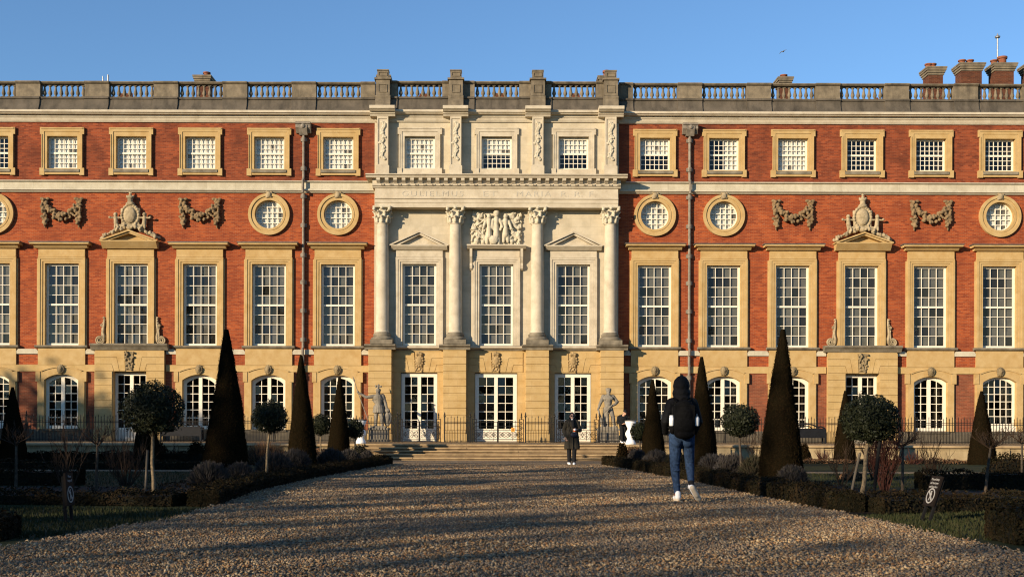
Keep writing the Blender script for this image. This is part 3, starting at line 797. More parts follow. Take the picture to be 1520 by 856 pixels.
gsp = MB(); gsp.box(-U(25.4), U(25.4), -.04, .25, fz(637.6), fz(630.2)); GSP = gsp.mesh('sill_panel')
kp = [('e', (0, -.22, fz(549.5)), (.13, .11, .19)), ('e', (0, -.30, fz(550)), (.04, .05, .06)), ('b', (0, -.12, fz(550.5)), (.15, .06, .2)), ('e', (-.05, -.31, fz(548.7)), .028), ('e', (.05, -.31, fz(548.7)), .028)]
for i in range(12):
    a = i * 2 * PI / 12; kp.append(('e', (.15 * math.cos(a), -.2, fz(549.5) + .19 * math.sin(a)), .06))
HEAD = blob(kp, .018, 1, 'carved_keystone')

# festoon of fruit and flowers
def cluster(pts, n, spread, r0, r1, rnd, depth=.1):
    out = []
    for i in range(n):
        t = rnd.random() * (len(pts) - 1); a = int(t); f = t - a; b = min(a + 1, len(pts) - 1)
        x = pts[a][0] * (1 - f) + pts[b][0] * f; z = pts[a][1] * (1 - f) + pts[b][1] * f; sp = spread if not callable(spread) else spread(t / (len(pts) - 1))
        out.append(('e', (x + rnd.uniform(-sp, sp), -.06 - rnd.random() * depth, z + rnd.uniform(-sp, sp)), (rnd.uniform(r0, r1), rnd.uniform(r0, r1), rnd.uniform(r0, r1)), (rnd.random() * 3, rnd.random() * 3, 0)))
    return out
fr_ = random.Random(21); fp = []
for e in (-1, 1):
    X = e * U(25)
    fp += cluster([(X, fz(301)), (X, fz(336))], 42, .15, .055, .11, fr_, .14)
    fp += [('e', (X - .15, -.12, fz(297.5)), (.12, .07, .08)), ('e', (X + .15, -.12, fz(297.5)), (.12, .07, .08)), ('e', (X, -.14, fz(298.5)), .08), ('c', (X, -.08, fz(336)), .06, (X, -.08, fz(340.5)), .03)]
sw = [(U(-22 + 44 * i / 12), fz(309 + 14.5 * (1 - ((i - 6) / 6) ** 2))) for i in range(13)]
fp += cluster(sw, 85, lambda t: .10 + .13 * (1 - abs(2 * t - 1)), .055, .11, fr_, .16)
FEST = blob(fp, .026, 0, 'festoon')
# cartouche group on the pediment
cr = random.Random(8); cp = []
zc = fz(322)
cp += [('e', (0, -.14, zc), (U(11.5), .16, U(16))), ('e', (0, -.26, fz(322)), (U(8.5), .10, U(12.5)))]
for i in range(22):
    a = i * 2 * PI / 22; cp.append(('e', (U(12.6) * math.cos(a), -.16, zc + U(15.5) * math.sin(a)), (.09, .12, .09)))
cp += [('e', (0, -.2, fz(305)), (.24, .14, .12)), ('e', (0, -.2, fz(300.5)), (.15, .14, .2)), ('e', (0, -.2, fz(296)), (.21, .16, .1)), ('e', (-.16, -.2, fz(294)), .06), ('e', (.16, -.2, fz(294)), .06), ('e', (0, -.2, fz(293)), .09), ('c', (0, -.2, fz(292.5)), .035, (0, -.2, fz(287.5)), .035), ('c', (-.07, -.2, fz(289.3)), .028, (.07, -.2, fz(289.3)), .028)]
for e in (-1, 1):
    X = e * U(21.5)                                             # cherub: head, trunk, arms, legs
    cp += [('e', (X, -.22, fz(321)), .115), ('c', (X, -.2, fz(325)), .10, (X - e * .02, -.2, fz(334)), .12), ('c', (X, -.2, fz(325.5)), .05, (X + e * .27, -.25, fz(326.5)), .045), ('e', (X + e * .3, -.25, fz(325.5)), .07),
           ('c', (X, -.2, fz(325.5)), .05, (X - e * .25, -.2, fz(326)), .05), ('c', (X, -.2, fz(334)), .09, (X + e * .02, -.26, fz(341)), .06), ('c', (X - e * .05, -.2, fz(334)), .09, (X - e * .16, -.26, fz(341)), .06)]
    cp.append(('c', (e * U(13), -.16, fz(313)), .06, (e * U(12), -.16, fz(335)), .05))
    for i in range(46):
        t = cr.random(); xx = 4 + 38 * t; cp.append(('e', (e * U(xx), -.10 - .2 * cr.random(), fz(341.0 + 16.5 * t - cr.random() * 6.5 * (1 - .4 * t))), (cr.uniform(.05, .12), .1, cr.uniform(.05, .1)), (0, cr.random() * 3, 0)))
    cp += [('c', (e * U(3), -.2, fz(340)), .07, (e * U(15), -.2, fz(337)), .06)]
cp += [('e', (0, -.2, fz(340)), (.24, .16, .16))]
CART = blob(cp, .024, 1, 'cartouche')
# scroll bracket beside the pedimented windows
def scroll(e):
    mb = MB(); cx, cz = 45.6, fz(506.2); pts = []
    for i in range(44):                                         # spiral at the foot
        a = -PI * .5 + i * .33; r = U(6.6) * (1 - i / 52); pts.append((e * (U(cx) - r * math.sin(a) * -1), -.10, cz + r * math.cos(a + PI)))
    mb.tube(pts, .05, 6); mb.lathe([(U(5.4), 0), (U(5.6), .05), (U(5.2), .06)], (0, 0, 0), 18)
    mb.v[-54:] = [(e * U(cx) + a, -c, cz + b) for a, b, c in mb.v[-54:]]
    st = [(39.6, 508), (39.4, 501), (40.6, 495), (40.2, 489), (39.2, 483), (38.8, 477), (38.5, 471.5)]
    mb.tube([(e * U(x), -.09, fz(z)) for x, z in st], [.075, .085, .075, .065, .06, .045, .02], 7)
    mb.tube([(e * (U(42.2) + U(2.5 * (1 - i / 16)) * math.cos(i * .62 + 2.6)), -.11, fz(484.5) + U(2.5 * (1 - i / 16)) * math.sin(i * .62 + 2.6)) for i in range(14)], .033, 5)
    mb.tube([(e * U(x), -.11, fz(z)) for x, z in ((42.5, 502), (42.3, 497), (41.8, 492), (42.8, 488.5))], [.05, .045, .04, .03], 6)
    for i in range(8): mb.add(*leaf_lump(e * U(41.2 - .25 * i + .5 * (i % 2)), -.10, fz(500 - i * 3.8), .058))
    return mb
def leaf_lump(x, y, z, r):
    vs = [(x + r * math.cos(a) * math.cos(b), y + r * .7 * math.sin(b), z + r * math.sin(a) * math.cos(b)) for b in (-.9, 0, .9) for a in np.linspace(0, 2 * PI, 7)[:-1]]
    fs = [(i * 6 + k, i * 6 + (k + 1) % 6, (i + 1) * 6 + (k + 1) % 6, (i + 1) * 6 + k) for i in range(2) for k in range(6)] + [tuple(range(6)), tuple(range(12, 18))]
    return vs, fs
SCR = {e: scroll(e).mesh('scroll_bracket', 60) for e in (-1, 1)}
# rusticated block under each pediment
def block():
    mb = voussoirs(51.5, 0, 0, 0, 0, 0)
    mb.box(-U(51), U(51), .0, .26, fz(553), fz(520)); 
    ys = [553.2, 563.2, 574.0, 584.8, 595.6, 606.4, 617.2, 628, 639]
    for e in (-1, 1):
        mb.box(e * U(51), e * U(26), .0, .4, ZT - .2, fz(553)); mb.box(e * U(26), e * U(24.7), -.0, .4, ZT - .2, fz(553))
        for i in range(len(ys) - 1): mb.box(e * U(51.5), e * U(25.6), -.04, .01, fz(ys[i + 1]) + .02, fz(ys[i]))
        mb.box(e * U(52.3), e * U(25.2), -.09, .01, ZT - .2, fz(639.4))
    return mb
BLK = block().mesh('rusticated_bay')
bl = MB(); bl.run(prof([(.46, 512), (.50, 512.8), (.50, 514.4), (.42, 516.4), (.36, 518.4), (.29, 521.5)]), -U(57), U(57), .2); BLL = bl.mesh('ledge')

net_l = {(-1, 0): (0, 1), (-1, 1): (0, 1), (-1, 2): (0, 1), (-1, 3): (0, 1), (-1, 4): (0, 1), (-1, 5): None, (1, 0): (0, .5), (1, 1): (0, 1, .55, 1), (1, 2): (0, 1)}
for s, k, x in BAYS:
    sd = k * 3 + (s > 0) * 7
    o = PM(att, 'window_surround', 'bath_stone', x); link('sill', sill, 'weathered_ledge', o)
    W_ATT.put('window', x, 0, net_l.get((s, k)), 'net_blind', sd)
    o = PM(msur, 'window_surround', 'bath_stone', x); link('frieze', FRZ, 'bath_stone', o); link('sill', SILL2, 'weathered_ledge' if k != 3 else 'bath_stone', o)
    W_MAIN.put('window', x, 0, (0, 1), 'shutter_grey', sd + 1)
    if k == 3:
        o = PM(PEDM, 'pediment', 'bath_stone', x); link('cartouche', CART, 'carved_stone', o)
        for e in (-1, 1): PM(SCR[e], 'scroll_bracket', 'carved_stone', x)
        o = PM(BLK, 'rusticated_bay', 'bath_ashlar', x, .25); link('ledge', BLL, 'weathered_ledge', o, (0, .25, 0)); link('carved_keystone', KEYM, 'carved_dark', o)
        W_PED.put('french_window', x, .0, None, None, sd + 2)
    else:
        link('hood', HDM, 'bath_stone', o); link('lead_capping', HDT, 'lead', o)
        PM(APR, 'apron', 'bath_stone', x)
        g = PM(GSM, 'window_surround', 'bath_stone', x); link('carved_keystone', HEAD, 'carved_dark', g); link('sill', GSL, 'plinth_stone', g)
        if (s, k) == (1, 5) or (s, k) == (-1, 5): link('sill_panel', GSP, 'white_paint', W_SASH.put('window', x, 0, None, None, sd + 2))
        else: W_FR.put('french_window', x, 0, None, None, sd + 2)
    if k in (0, 1, 5, 6):
        o = PM(OCM, 'oculus_surround', 'bath_stone', x); link('carved_keystone', MASK, 'carved_stone', o)
        o = PM(OWM, 'window', 'white_paint', x); link('pane', OPM[k % 3], 'window_glass', o); link('blind', OBM, 'grey_blind', o)
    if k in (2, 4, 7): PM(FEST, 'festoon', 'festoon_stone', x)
# white stone blocks between the aprons
for s in (-1, 1):
    for i in range(-1, 7):
        wd = 35.2 if i != 3 else 52.5; wd2 = 35.2 if i + 1 != 3 else 52.5
        lo_ = 180.5 if i < 0 else 234.9 + 102.3 * i + wd; hi_ = 234.9 + 102.3 * (i + 1) - wd2
        a, b = sorted((s * U(lo_), s * U(hi_))); xm = (a + b) / 2; a -= xm; b -= xm
        mb = MB(); mb.prism([(a, fz(527)), (b, fz(527)), (b, fz(523.0)), (b - U(2.5), fz(519.6)), (a + U(2.5), fz(519.6)), (a, fz(523.0))], -.085, 0)
        P(mb, 'string_block', 'string_stone', xm)

# centre windows
csur = attic_surround(0).mesh('window_surround')
for i, x in enumerate(CB):
    o = PM(csur, 'window_surround', 'portland_trim', x, .2)
    W_ATC.put('window', x, .2, ((0, 1), (0, .56), (0, .5))[i], 'net_blind', 31 + i)
    o = PM(msur, 'window_surround', 'portland_trim', x, .2); link('frieze', FRZ, 'portland_trim', o); link('sill', SILL2, 'portland_trim', o)
    W_MNC.put('window', x, .2, (0, 1), 'shutter_grey', 41 + i)
    (W_GC, W_GM, W_GC)[i].put('french_window', x, .2, None, None, 51 + i)
CPED = pediment(43.5, 366, 345.2, 373, .10, .42, 5.2).mesh('pediment')
for x in (CB[0], CB[2]): PM(CPED, 'pediment', 'portland_trim', x, .2)
mb = MB(); mb.run(prof([(.50, 365.6), (.54, 366.2), (.54, 368), (.44, 369.6), (.36, 371.4)]), -U(43.5), U(43.5), 0); ho = P(mb, 'hood', 'portland_trim', 0, .2)
for e in (-1, 1):
    mb = MB(); mb.run(prof([(.36, 371.4), (.36, 383), (.26, 388), (.16, 392), (.24, 396), (.20, 400), (.08, 402.5)]), *sorted((e * U(35.5), e * U(39.3))), 0); P(mb, 'console', 'portland_trim', parent=ho)
tr = random.Random(5); tp = [('b', (0, .0, fz(341.3)), (U(37), .05, U(24.8)))]
def fig(x, zt_, hgt, tor, arm):
    return [('e', (x, -.24, zt_ - .11), (.12, .12, .15)), ('c', (x, -.2, zt_ - .3), .135, (x, -.2, zt_ - .70), .105), ('c', (x - tor * .0, -.2, zt_ - .72), .13, (x, -.16, zt_ - hgt * .74), .18),
            ('c', (x - .08, -.16, zt_ - hgt * .78), .10, (x - .10, -.16, zt_ - hgt), .08), ('c', (x + .10, -.16, zt_ - hgt * .78), .10, (x + .12, -.16, zt_ - hgt), .08),
            ('c', (x + arm * .17, -.2, zt_ - .36), .08, (x + arm * .30, -.28, zt_ - .75), .065), ('c', (x - arm * .17, -.2, zt_ - .36), .08, (x - arm * .26, -.22, zt_ - .8), .065)]
tp += fig(0, fz(318), 1.62, 0, 1) + fig(-U(11), fz(320.5), 1.5, 0, -1) + fig(U(13.5), fz(320.5), 1.4, 0, 1)
tp += [('e', (0, -.24, fz(318.5)), (.17, .14, .16)), ('e', (-U(4), -.26, fz(358)), (.24, .1, .24)), ('c', (-U(11), -.25, fz(324)), .035, (-U(30), -.2, fz(338)), .035)]
for e in (-1, 1):
    for i in range(70):
        xx = e * tr.uniform(17, 36.5); yy = tr.uniform(318, 364.5); a = tr.random() * PI; L = tr.uniform(.06, .24)
        dx, dz = math.cos(a) * L, math.sin(a) * L; r = tr.uniform(.035, .07); yo = -.05 - .1 * tr.random()
        tp.append(('c', (U(xx) - dx / 2, yo, fz(yy) - dz / 2), r, (U(xx) + dx / 2, yo, fz(yy) + dz / 2), r * tr.uniform(.4, 1)))
    for i in range(8): tp.append(('e', (U(e * tr.uniform(19, 34)), -.12, fz(tr.uniform(321, 362))), (tr.uniform(.1, .16), .1, tr.uniform(.1, .16))))
TRO = blob(tp, .019, 1, 'relief_panel'); PM(TRO, 'relief_panel', 'carved_white', 0, .22)

# rainwater pipes
for s in (-1, 1):
    x = s * U(234.9 + 51); mb = MB()
    for a, b in ((197, 268.8), (288.6, 517), (527.2, 540), (553.5, 640)): mb.tube([(0, -.14, fz(a)), (0, -.14, fz(b))], U(2.1), 10)
    mb.tube([(0, -.34, fz(268.8)), (0, -.34, fz(288.6))], U(2.0), 10); mb.tube([(0, -.26, fz(517)), (0, -.26, fz(527.2))], U(2.0), 10)
    mb.tube([(0, -.2, fz(540)), (0, -.2, fz(553.5))], U(2.0), 10)
    o = P(mb, 'drainpipe', 'pipe_paint', x, smooth=50)
    for yy in (209, 252, 293, 336, 380, 420, 462, 505, 560, 600):
        q = MB(); q.box(-U(4.6), U(4.6), -.1, -.0, fz(yy + 2.6), fz(yy - 2.6)); q.tube([(0, -.14, fz(yy + 3.2)), (0, -.14, fz(yy - 3.2))], U(3.1), 10); P(q, 'pipe_bracket', 'pipe_paint', parent=o)
    q = MB(); q.run(prof([(.42, 184.5), (.46, 185), (.46, 187.5), (.40, 188.5), (.40, 193), (.30, 196), (.2, 200)]), -U(11), U(11), 0); q.run(prof([(.44, 189), (.44, 194), (.25, 203)]), -U(6), U(6), 0)
    q.lathe([(.01, 0), (.1, .0), (.1, .05), (.02, .08)], (0, 0, 0), 10)
    q.v[-40:] = [(a, -.44 - c, fz(191) + b) for a, b, c in q.v[-40:]]
    P(q, 'hopper', 'pipe_paint', parent=o)

# chimneys on the roofs behind
def chimney(x0, x1, ytop, depth, dist, pots, extra=None):
    Y = YF + dist; k = Y / F
    a, b = (x0 - PX) * k - XC, (x1 - PX) * k - XC
    zt_ = 1 + (PY - ytop) * k; d = dist
    mb = MB(); c = .22
    mb.box(a + c, b - c, d, d + depth, ZTOP, zt_ - .44)
    o = P(mb, 'chimney', 'chimney_brick')
    q = MB(); 
    for z0, z1, ex in ((-.44, -.32, .05), (-.32, -.20, .10), (-.20, -.09, .15), (-.09, 0, .18)): q.box(a + c - ex, b - c + ex, d - ex, d + depth + ex, zt_ + z0, zt_ + z1)
    P(q, 'cap', 'parapet_stone', parent=o)
    for px_, r, h in pots:
        q = MB(); xx = (px_ - PX) * k - XC; q.lathe([(r * .9, 0), (r * .85, h * .7), (r * 1.1, h * .72), (r * 1.1, h * .95), (r * .8, h)], (xx, d + depth * .4, zt_), 12); P(q, 'chimney_pot', 'terracotta', parent=o, smooth=40)
    return o, k, d, zt_
chimney(284, 314, 113.8, .9, 5, [(303, .2, .3)])
chimney(556, 580, 113, 1.4, 4.5, [])
chimney(884, 913, 113, 1.4, 4.5, [(900, .2, .5)])
chimney(1151, 1177, 113.8, .9, 5, [(1164, .2, .25)])
chimney(1371, 1404, 98, .85, 5, [(1380, .2, .3), (1386, .2, .3)])
chimney(1420, 1461.5, 92, .9, 6.5, [(1430, .2, .3), (1442, .2, .3)])
o, k, d, zt_ = chimney(1470, 1509, 92, .9, 6.5, [(1478, .2, .3), (1490, .26, .5)])
q = MB(); xx = (1488 - PX) * k - XC; q.tube([(xx, d + .8, zt_ + .5), (xx, d + .8, zt_ + 1.7)], .045, 8); q.lathe([(.02, 0), (.14, .05), (.16, .12), (.05, .2), (.02, .3)], (xx, d + .8, zt_ + 1.7), 10); P(q, 'flue_cowl', 'grey_metal', parent=o)
chimney(1519, 1560, 92, .9, 6.5, [(1535, .2, .3)])
# roof lantern and ridge seen through the balusters
mb = MB()
for a, b, y_ in ((600, 655, 132), (712, 770, 131), (826, 880, 131), (470, 540, 138), (168, 186, 133), (1285, 1330, 136), (1470, 1600, 138)):
    k = (YF + 9) / F; xa, xb = (a - PX) * k - XC, (b - PX) * k - XC; zz = 1 + (PY - y_) * k
    mb.add([(xa, 8.2, ZTOP), (xb, 8.2, ZTOP), (xb, 13, ZTOP), (xa, 13, ZTOP), (xa + .8, 10, zz), (xb - .8, 10, zz)], [(0, 1, 5, 4), (1, 2, 5), (2, 3, 4, 5), (3, 0, 4), (0, 3, 2, 1)])
P(mb, 'roof_ridge', 'chimney_brick')
mb = MB(); k = (YF + 6) / F; xx = (151 - PX) * k - XC
for dx in (-.25, .25): mb.tube([(xx + dx, 6, ZTOP), (xx, 6, 1 + (PY - 115) * k)], .03, 6)
mb.tube([(xx + .3, 6, ZTOP), (xx + .3, 6, 1 + (PY - 113) * k)], .05, 6)
P(mb, 'roof_vent', 'grey_metal')

# ================================================================== GROUND
def sheet(name, poly, z, m, kind='structure'):
    me = bpy.data.meshes.new(name); me.from_pydata([(x, y, z) for x, y in poly], [], [tuple(range(len(poly)))])
    bm = bmesh.new(); bm.from_mesh(me); bmesh.ops.triangulate(bm, faces=bm.faces); bmesh.ops.recalc_face_normals(bm, faces=bm.faces)
    if bm.faces[:][0].normal.z < 0: bmesh.ops.reverse_faces(bm, faces=bm.faces)
    bm.to_mesh(me); bm.free()
    o = link(name, me, m); o['kind'] = kind
    return o
sheet('ground', [(-1500, -1500), (1500, -1500), (1500, 1500), (-1500, 1500)], -.012, 'lawn')
LE = [(-3.3, 37.2), (-4.0, 25), (-4.0, 19), (-3.75, 15), (-3.72, 13.3), (-4.1, 11), (-4.25, 9), (-4.3, 3)]
RE = [(3.5, 37.4), (4.15, 24), (4.25, 20), (4.40, 13.7), (4.45, 9), (4.5, 3)]
YE = 44.7                                       # front edge of the terrace
sheet('gravel_path', [(-5.2, 43.2), (-5.2, 38.2), (-3.3, 37.9)] + LE + [(-4.3, -60), (4.5, -60)] + RE[::-1] + [(3.5, 37.9), (5.4, 38.2), (5.4, 43.2)], .006, 'gravel')
# flower beds either side of the path
sheet('flower_bed', [(-5.2, 43.2), (-5.2, 38.2), (-3.35, 37.9), (-3.3, 37.2), (-4.0, 25), (-4.0, 19), (-3.8, 16), (-6.2, 16.2), (-6.4, 25), (-6.6, 43.2)], -.002, 'soil')
sheet('flower_bed', [(5.4, 43.2), (5.4, 38.2), (3.55, 37.9), (3.5, 37.2), (4.15, 24), (4.25, 20), (4.38, 14.6), (6.8, 15.2), (6.8, 25), (6.8, 43.2)], -.002, 'soil')
sheet('flower_bed', [(-60, 41.2), (-60, 44.6), (-6.8, 44.6), (-6.8, 41.2)], -.003, 'soil')
sheet('flower_bed', [(7.0, 41.2), (7.0, 44.6), (60, 44.6), (60, 41.2)], -.003, 'soil')
sheet('flower_bed', [(-26, 16.6), (-26, 21.5), (-6.6, 21.5), (-6.6, 16.6)], -.003, 'soil')
sheet('flower_bed', [(26, 16.0), (26, 21.0), (7.0, 21.0), (7.0, 16.0)], -.003, 'soil')
sheet('path', [(-26, 30.2), (-26, 31.4), (-7.5, 31.4), (-7.5, 30.2)], -.004, 'gravel')
sheet('path', [(26, 30.2), (26, 31.4), (7.5, 31.4), (7.5, 30.2)], -.004, 'gravel')
sheet('terrace', [(-60, YE + .02), (60, YE + .02), (60, YF + 1), (-60, YF + 1)], ZT, 'terrace_gravel')

# stone steps up to the terrace
SX0, SX1 = at(540, 44.5), at(921, 44.5)
t = thing('stone_steps', 'broad flight of worn stone steps rising from the gravel path to the terrace', 'steps', ((SX0 + SX1) / 2, 43, 0)); xm = (SX0 + SX1) / 2
mb = MB(); tr_ = MB()
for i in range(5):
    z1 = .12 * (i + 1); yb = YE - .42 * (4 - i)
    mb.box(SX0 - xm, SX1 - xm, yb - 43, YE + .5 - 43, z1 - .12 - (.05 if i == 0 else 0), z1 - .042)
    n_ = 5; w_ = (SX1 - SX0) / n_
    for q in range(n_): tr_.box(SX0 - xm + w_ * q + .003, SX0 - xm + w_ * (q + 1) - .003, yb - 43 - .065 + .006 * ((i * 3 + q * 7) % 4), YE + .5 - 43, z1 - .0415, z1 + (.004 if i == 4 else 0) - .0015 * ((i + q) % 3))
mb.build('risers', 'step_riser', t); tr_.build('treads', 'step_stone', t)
# retaining walls of the terrace
def ret_wall(x0, x1, label):
    t = thing('retaining_wall', label, 'wall', ((x0 + x1) / 2, YE, 0)); xm = (x0 + x1) / 2
    mb = MB(); mb.box(x0 - xm, x1 - xm, 0, .5, -.1, .505); mb.box(x0 - xm, x1 - xm, -.05, .5, -.1, .07)
    n = int(abs(x1 - x0) / 3.6); 
    for i in range(n + 1):
        xx = x0 - xm + .35 + i * (x1 - x0 - .7) / max(n, 1); mb.box(xx - .33, xx + .33, -.07, .0, .0705, .50)
    for i in range(n):
        xa = x0 - xm + .35 + i * (x1 - x0 - .7) / n + .33; xb = x0 - xm + .35 + (i + 1) * (x1 - x0 - .7) / n - .33
        mb.box(xa + .0005, xb - .0005, -.03, .0, .42, .498)
    mb.build('wall', 'wall_stone', t)
    mb = MB(); mb.add(*(lambda m: (m.v, m.f))(MB().run([(.12, .506), (.15, .52), (.15, .575), (.12, .60), (.06, .612)], x0 - xm, x1 - xm, .62)))
    mb.build('coping', 'step_stone', t)
ret_wall(-60, SX0, 'low stone retaining wall with coping, left of the broad steps')
ret_wall(SX1, 60, 'low stone retaining wall with coping, right of the broad steps')

# loose stones of the gravel, dense near the camera
def inside(px, py, poly):
    c = np.zeros(len(px), bool); n = len(poly)
    for i in range(n):
        x0, y0 = poly[i]; x1, y1 = poly[(i + 1) % n]
        hit = ((y0 > py) != (y1 > py)) & (px < (x1 - x0) * (py - y0) / (y1 - y0 + 1e-12) + x0); c ^= hit
    return c
def pebbles(n, y0, y1, s0, s1, power=1.0):
    yy = y0 + (y1 - y0) * rng.random(n * 2) ** power
    le = np.array(LE[::-1]); re_ = np.array(RE[::-1])
    xl = np.interp(yy, le[:, 1], le[:, 0]) - .05 + rng.normal(0, .05, n * 2); xr = np.interp(yy, re_[:, 1], re_[:, 0]) + .05 + rng.normal(0, .05, n * 2)
    xx = xl + (xr - xl) * rng.random(n * 2)
    ok = (np.abs(xx * F / yy + PX - 760) < 790); xx, yy = xx[ok][:n], yy[ok][:n]; n = len(xx)
    s = s0 + (s1 - s0) * rng.random(n) ** 2.2
    base = np.array([(1, 0, 0), (.3, .95, 0), (-.8, .6, 0), (-.8, -.6, 0), (.3, -.95, 0), (.1, .1, 1), (0, 0, -1)], float)
    faces = [(0, 1, 5), (1, 2, 5), (2, 3, 5), (3, 4, 5), (4, 0, 5), (1, 0, 6), (2, 1, 6), (3, 2, 6), (4, 3, 6), (0, 4, 6)]
    v = base[None] * (1 + rng.normal(0, .18, (n, 7, 3))); v = v * s[:, None, None]; v[:, :, 2] *= rng.uniform(.45, .8, (n, 1)); v[:, :, 1] *= rng.uniform(.55, 1, (n, 1))
    a = rng.random(n) * 2 * PI; tl = rng.normal(0, .45, n)
    z = v[:, :, 2] + v[:, :, 0] * tl[:, None]; v[:, :, 2] = z
    ca, sa = np.cos(a)[:, None], np.sin(a)[:, None]
    X = v[:, :, 0] * ca - v[:, :, 1] * sa; Y = v[:, :, 0] * sa + v[:, :, 1] * ca
    und = .012 * np.sin(xx * 2.3 + yy * 1.1) * np.sin(yy * 1.7 - xx)
    V = np.stack([X + xx[:, None], Y + yy[:, None], v[:, :, 2] + (s * .28 + .006 + und * .5 + rng.random(n) * .012)[:, None]], 2)
    f = np.array(faces)[None] + (np.arange(n) * 7)[:, None, None]
    return V.reshape(-1, 3), f.reshape(-1, 3)
v1, f1 = pebbles(80000, 7.4, 15, .007, .021, 1.1); v2, f2 = pebbles(60000, 14.5, 27, .010, .026, 1.15); v3, f3 = pebbles(20000, 26, 37.3, .016, .034)
V = np.concatenate([v1, v2, v3]); Fc = np.concatenate([f1, f2 + len(v1), f3 + len(v1) + len(v2)])
tag(link('gravel', fast_mesh('gravel', V, Fc), 'pebble'), 'loose brown and grey flint stones covering the path', 'gravel', kind='stuff')

# grass blades on the lawns near the camera
def blades(regions, hgt):
    vs, fs = [], []; k = 0
    for (poly, n) in regions:
        p = np.array(poly); x = rng.uniform(p[:, 0].min(), p[:, 0].max(), n); y = rng.uniform(p[:, 1].min(), p[:, 1].max(), n)
        ok = inside(x, y, poly); x, y = x[ok], y[ok]; n = len(x)
        a = rng.random(n) * 2 * PI; h = hgt * rng.uniform(.5, 1.3, n); wd = .006 + .004 * rng.random(n); lx, ly = rng.normal(0, .35, n) * h, rng.normal(0, .35, n) * h
        v = np.stack([np.stack([x - wd * np.cos(a), y - wd * np.sin(a), np.full(n, -.012)], 1), np.stack([x + wd * np.cos(a), y + wd * np.sin(a), np.full(n, -.012)], 1), np.stack([x + lx, y + ly, h], 1)], 1)
        vs.append(v.reshape(-1, 3)); fs.append(np.arange(n * 3).reshape(-1, 3) + k); k += n * 3
    return np.concatenate(vs), np.concatenate(fs)
LG = [(-3.78, 15.2), (-3.75, 13.4), (-4.13, 11.2), (-4.9, 10.6), (-11, 10.4), (-11, 16.3)]
RG = [(4.42, 14.2), (4.44, 11.2), (5.2, 10.9), (11, 10.9), (11, 15.8), (6.9, 15.2)]
LF = [(-22, 22), (-6.8, 22), (-6.8, 30), (-22, 30)]; RF = [(22, 21.5), (7.0, 21.5), (7.0, 30), (22, 30)]
v, f = blades([(LG, 26000), (RG, 26000), (LF, 12000), (RF, 12000)], .035)
tag(link('grass', fast_mesh('grass', v, f), 'grass_blade'), 'short winter grass on the lawns beside the path', 'grass', kind='stuff')

# ================================================================== PLANTING
def quads(c, size, nrm=None, aspect=1.0, jitter=1.0):
    n = len(c); u = rng.normal(0, 1, (n, 3))
    if nrm is not None: u = u * jitter; u -= nrm * np.sum(u * nrm, 1, keepdims=True)
    u /= np.linalg.norm(u, axis=1, keepdims=True) + 1e-9
    w_ = rng.normal(0, 1, (n, 3)) if nrm is None else np.cross(nrm + rng.normal(0, .5, (n, 3)), u)
    w_ -= u * np.sum(u * w_, 1, keepdims=True); w_ /= np.linalg.norm(w_, axis=1, keepdims=True) + 1e-9
    s = (size * (rng.uniform(.6, 1.3, n)))[:, None]; u = u * s; w_ = w_ * s * aspect
    q = np.stack([c - u, c - w_ * .8, c + u, c + w_ * .8], 1)
    return q.reshape(-1, 3), np.arange(n * 4).reshape(-1, 4)
def yew_cone(x, y, h, r, label, rot=0.0):
    t = thing('yew_cone', label, 'topiary', (x, y, 0), 0, 'clipped yew cones in the garden')
    nz, ns = 46, 36; vs = []; pr_ = lambda q: r * (1 - q) ** .92 * (1.0 - .10 * (1 - q) ** 8) + .055 * (1 - q * .25)
    off = rng.random(3) * 50
    def surf(q, a):
        p = Vector((math.cos(a) * 1.7, math.sin(a) * 1.7, q * h * 1.6)) + Vector(off)
        rr = pr_(q) * (1 + .075 * mnoise.noise(p) + .045 * mnoise.noise(p * 3.1))
        lean = .02 * math.sin(q * 5 + off[0])
        return (rr * math.cos(a) + lean * h * .25, rr * math.sin(a), q * h)
    for i in range(nz + 1):
        for k in range(ns): vs.append(surf(min(i / nz, .998), 2 * PI * k / ns))
    fs = [(i * ns + k, i * ns + (k + 1) % ns, (i + 1) * ns + (k + 1) % ns, (i + 1) * ns + k) for i in range(nz) for k in range(ns)] + [tuple(nz * ns + k for k in range(ns))]
    m = MB(); m.add(vs, fs)
    n = int(15000 * (h / 3.2)); qz = 1 - np.sqrt(1 - rng.random(n) * .998); qz = np.clip(qz, 0, .995)
    an = rng.random(n) * 2 * PI
    pts = np.array([surf(a_, b_) for a_, b_ in zip(qz, an)]); nr = np.stack([np.cos(an), np.sin(an), np.full(n, .25)], 1); nr /= np.linalg.norm(nr, axis=1, keepdims=True)
    pts = pts + nr * rng.uniform(-.01, .022, n)[:, None]
    v, f = quads(pts, np.full(n, .019), nr, .5, 1)
    me = fast_mesh('foliage', v, f)
    o = link('foliage', me, 'yew', t)
    m.build('inner_growth', 'yew_core', t, smooth=60)
def lumpy(n, R3, lo=.62, seed=0):
    d = rng.normal(0, 1, (n, 3)); d /= np.linalg.norm(d, axis=1, keepdims=True)
    off = rng.random(3) * 30
    b = np.array([1 + .16 * mnoise.noise(Vector(q) * 1.6 + Vector(off)) + .15 * mnoise.noise(Vector(q) * 4.2 + Vector(off)) + .07 * mnoise.noise(Vector(q) * 9 + Vector(off)) for q in d])
    rad = (lo + (1.0 - lo) * rng.random(n) ** .55) * b
    return d * rad[:, None] * np.array(R3), d
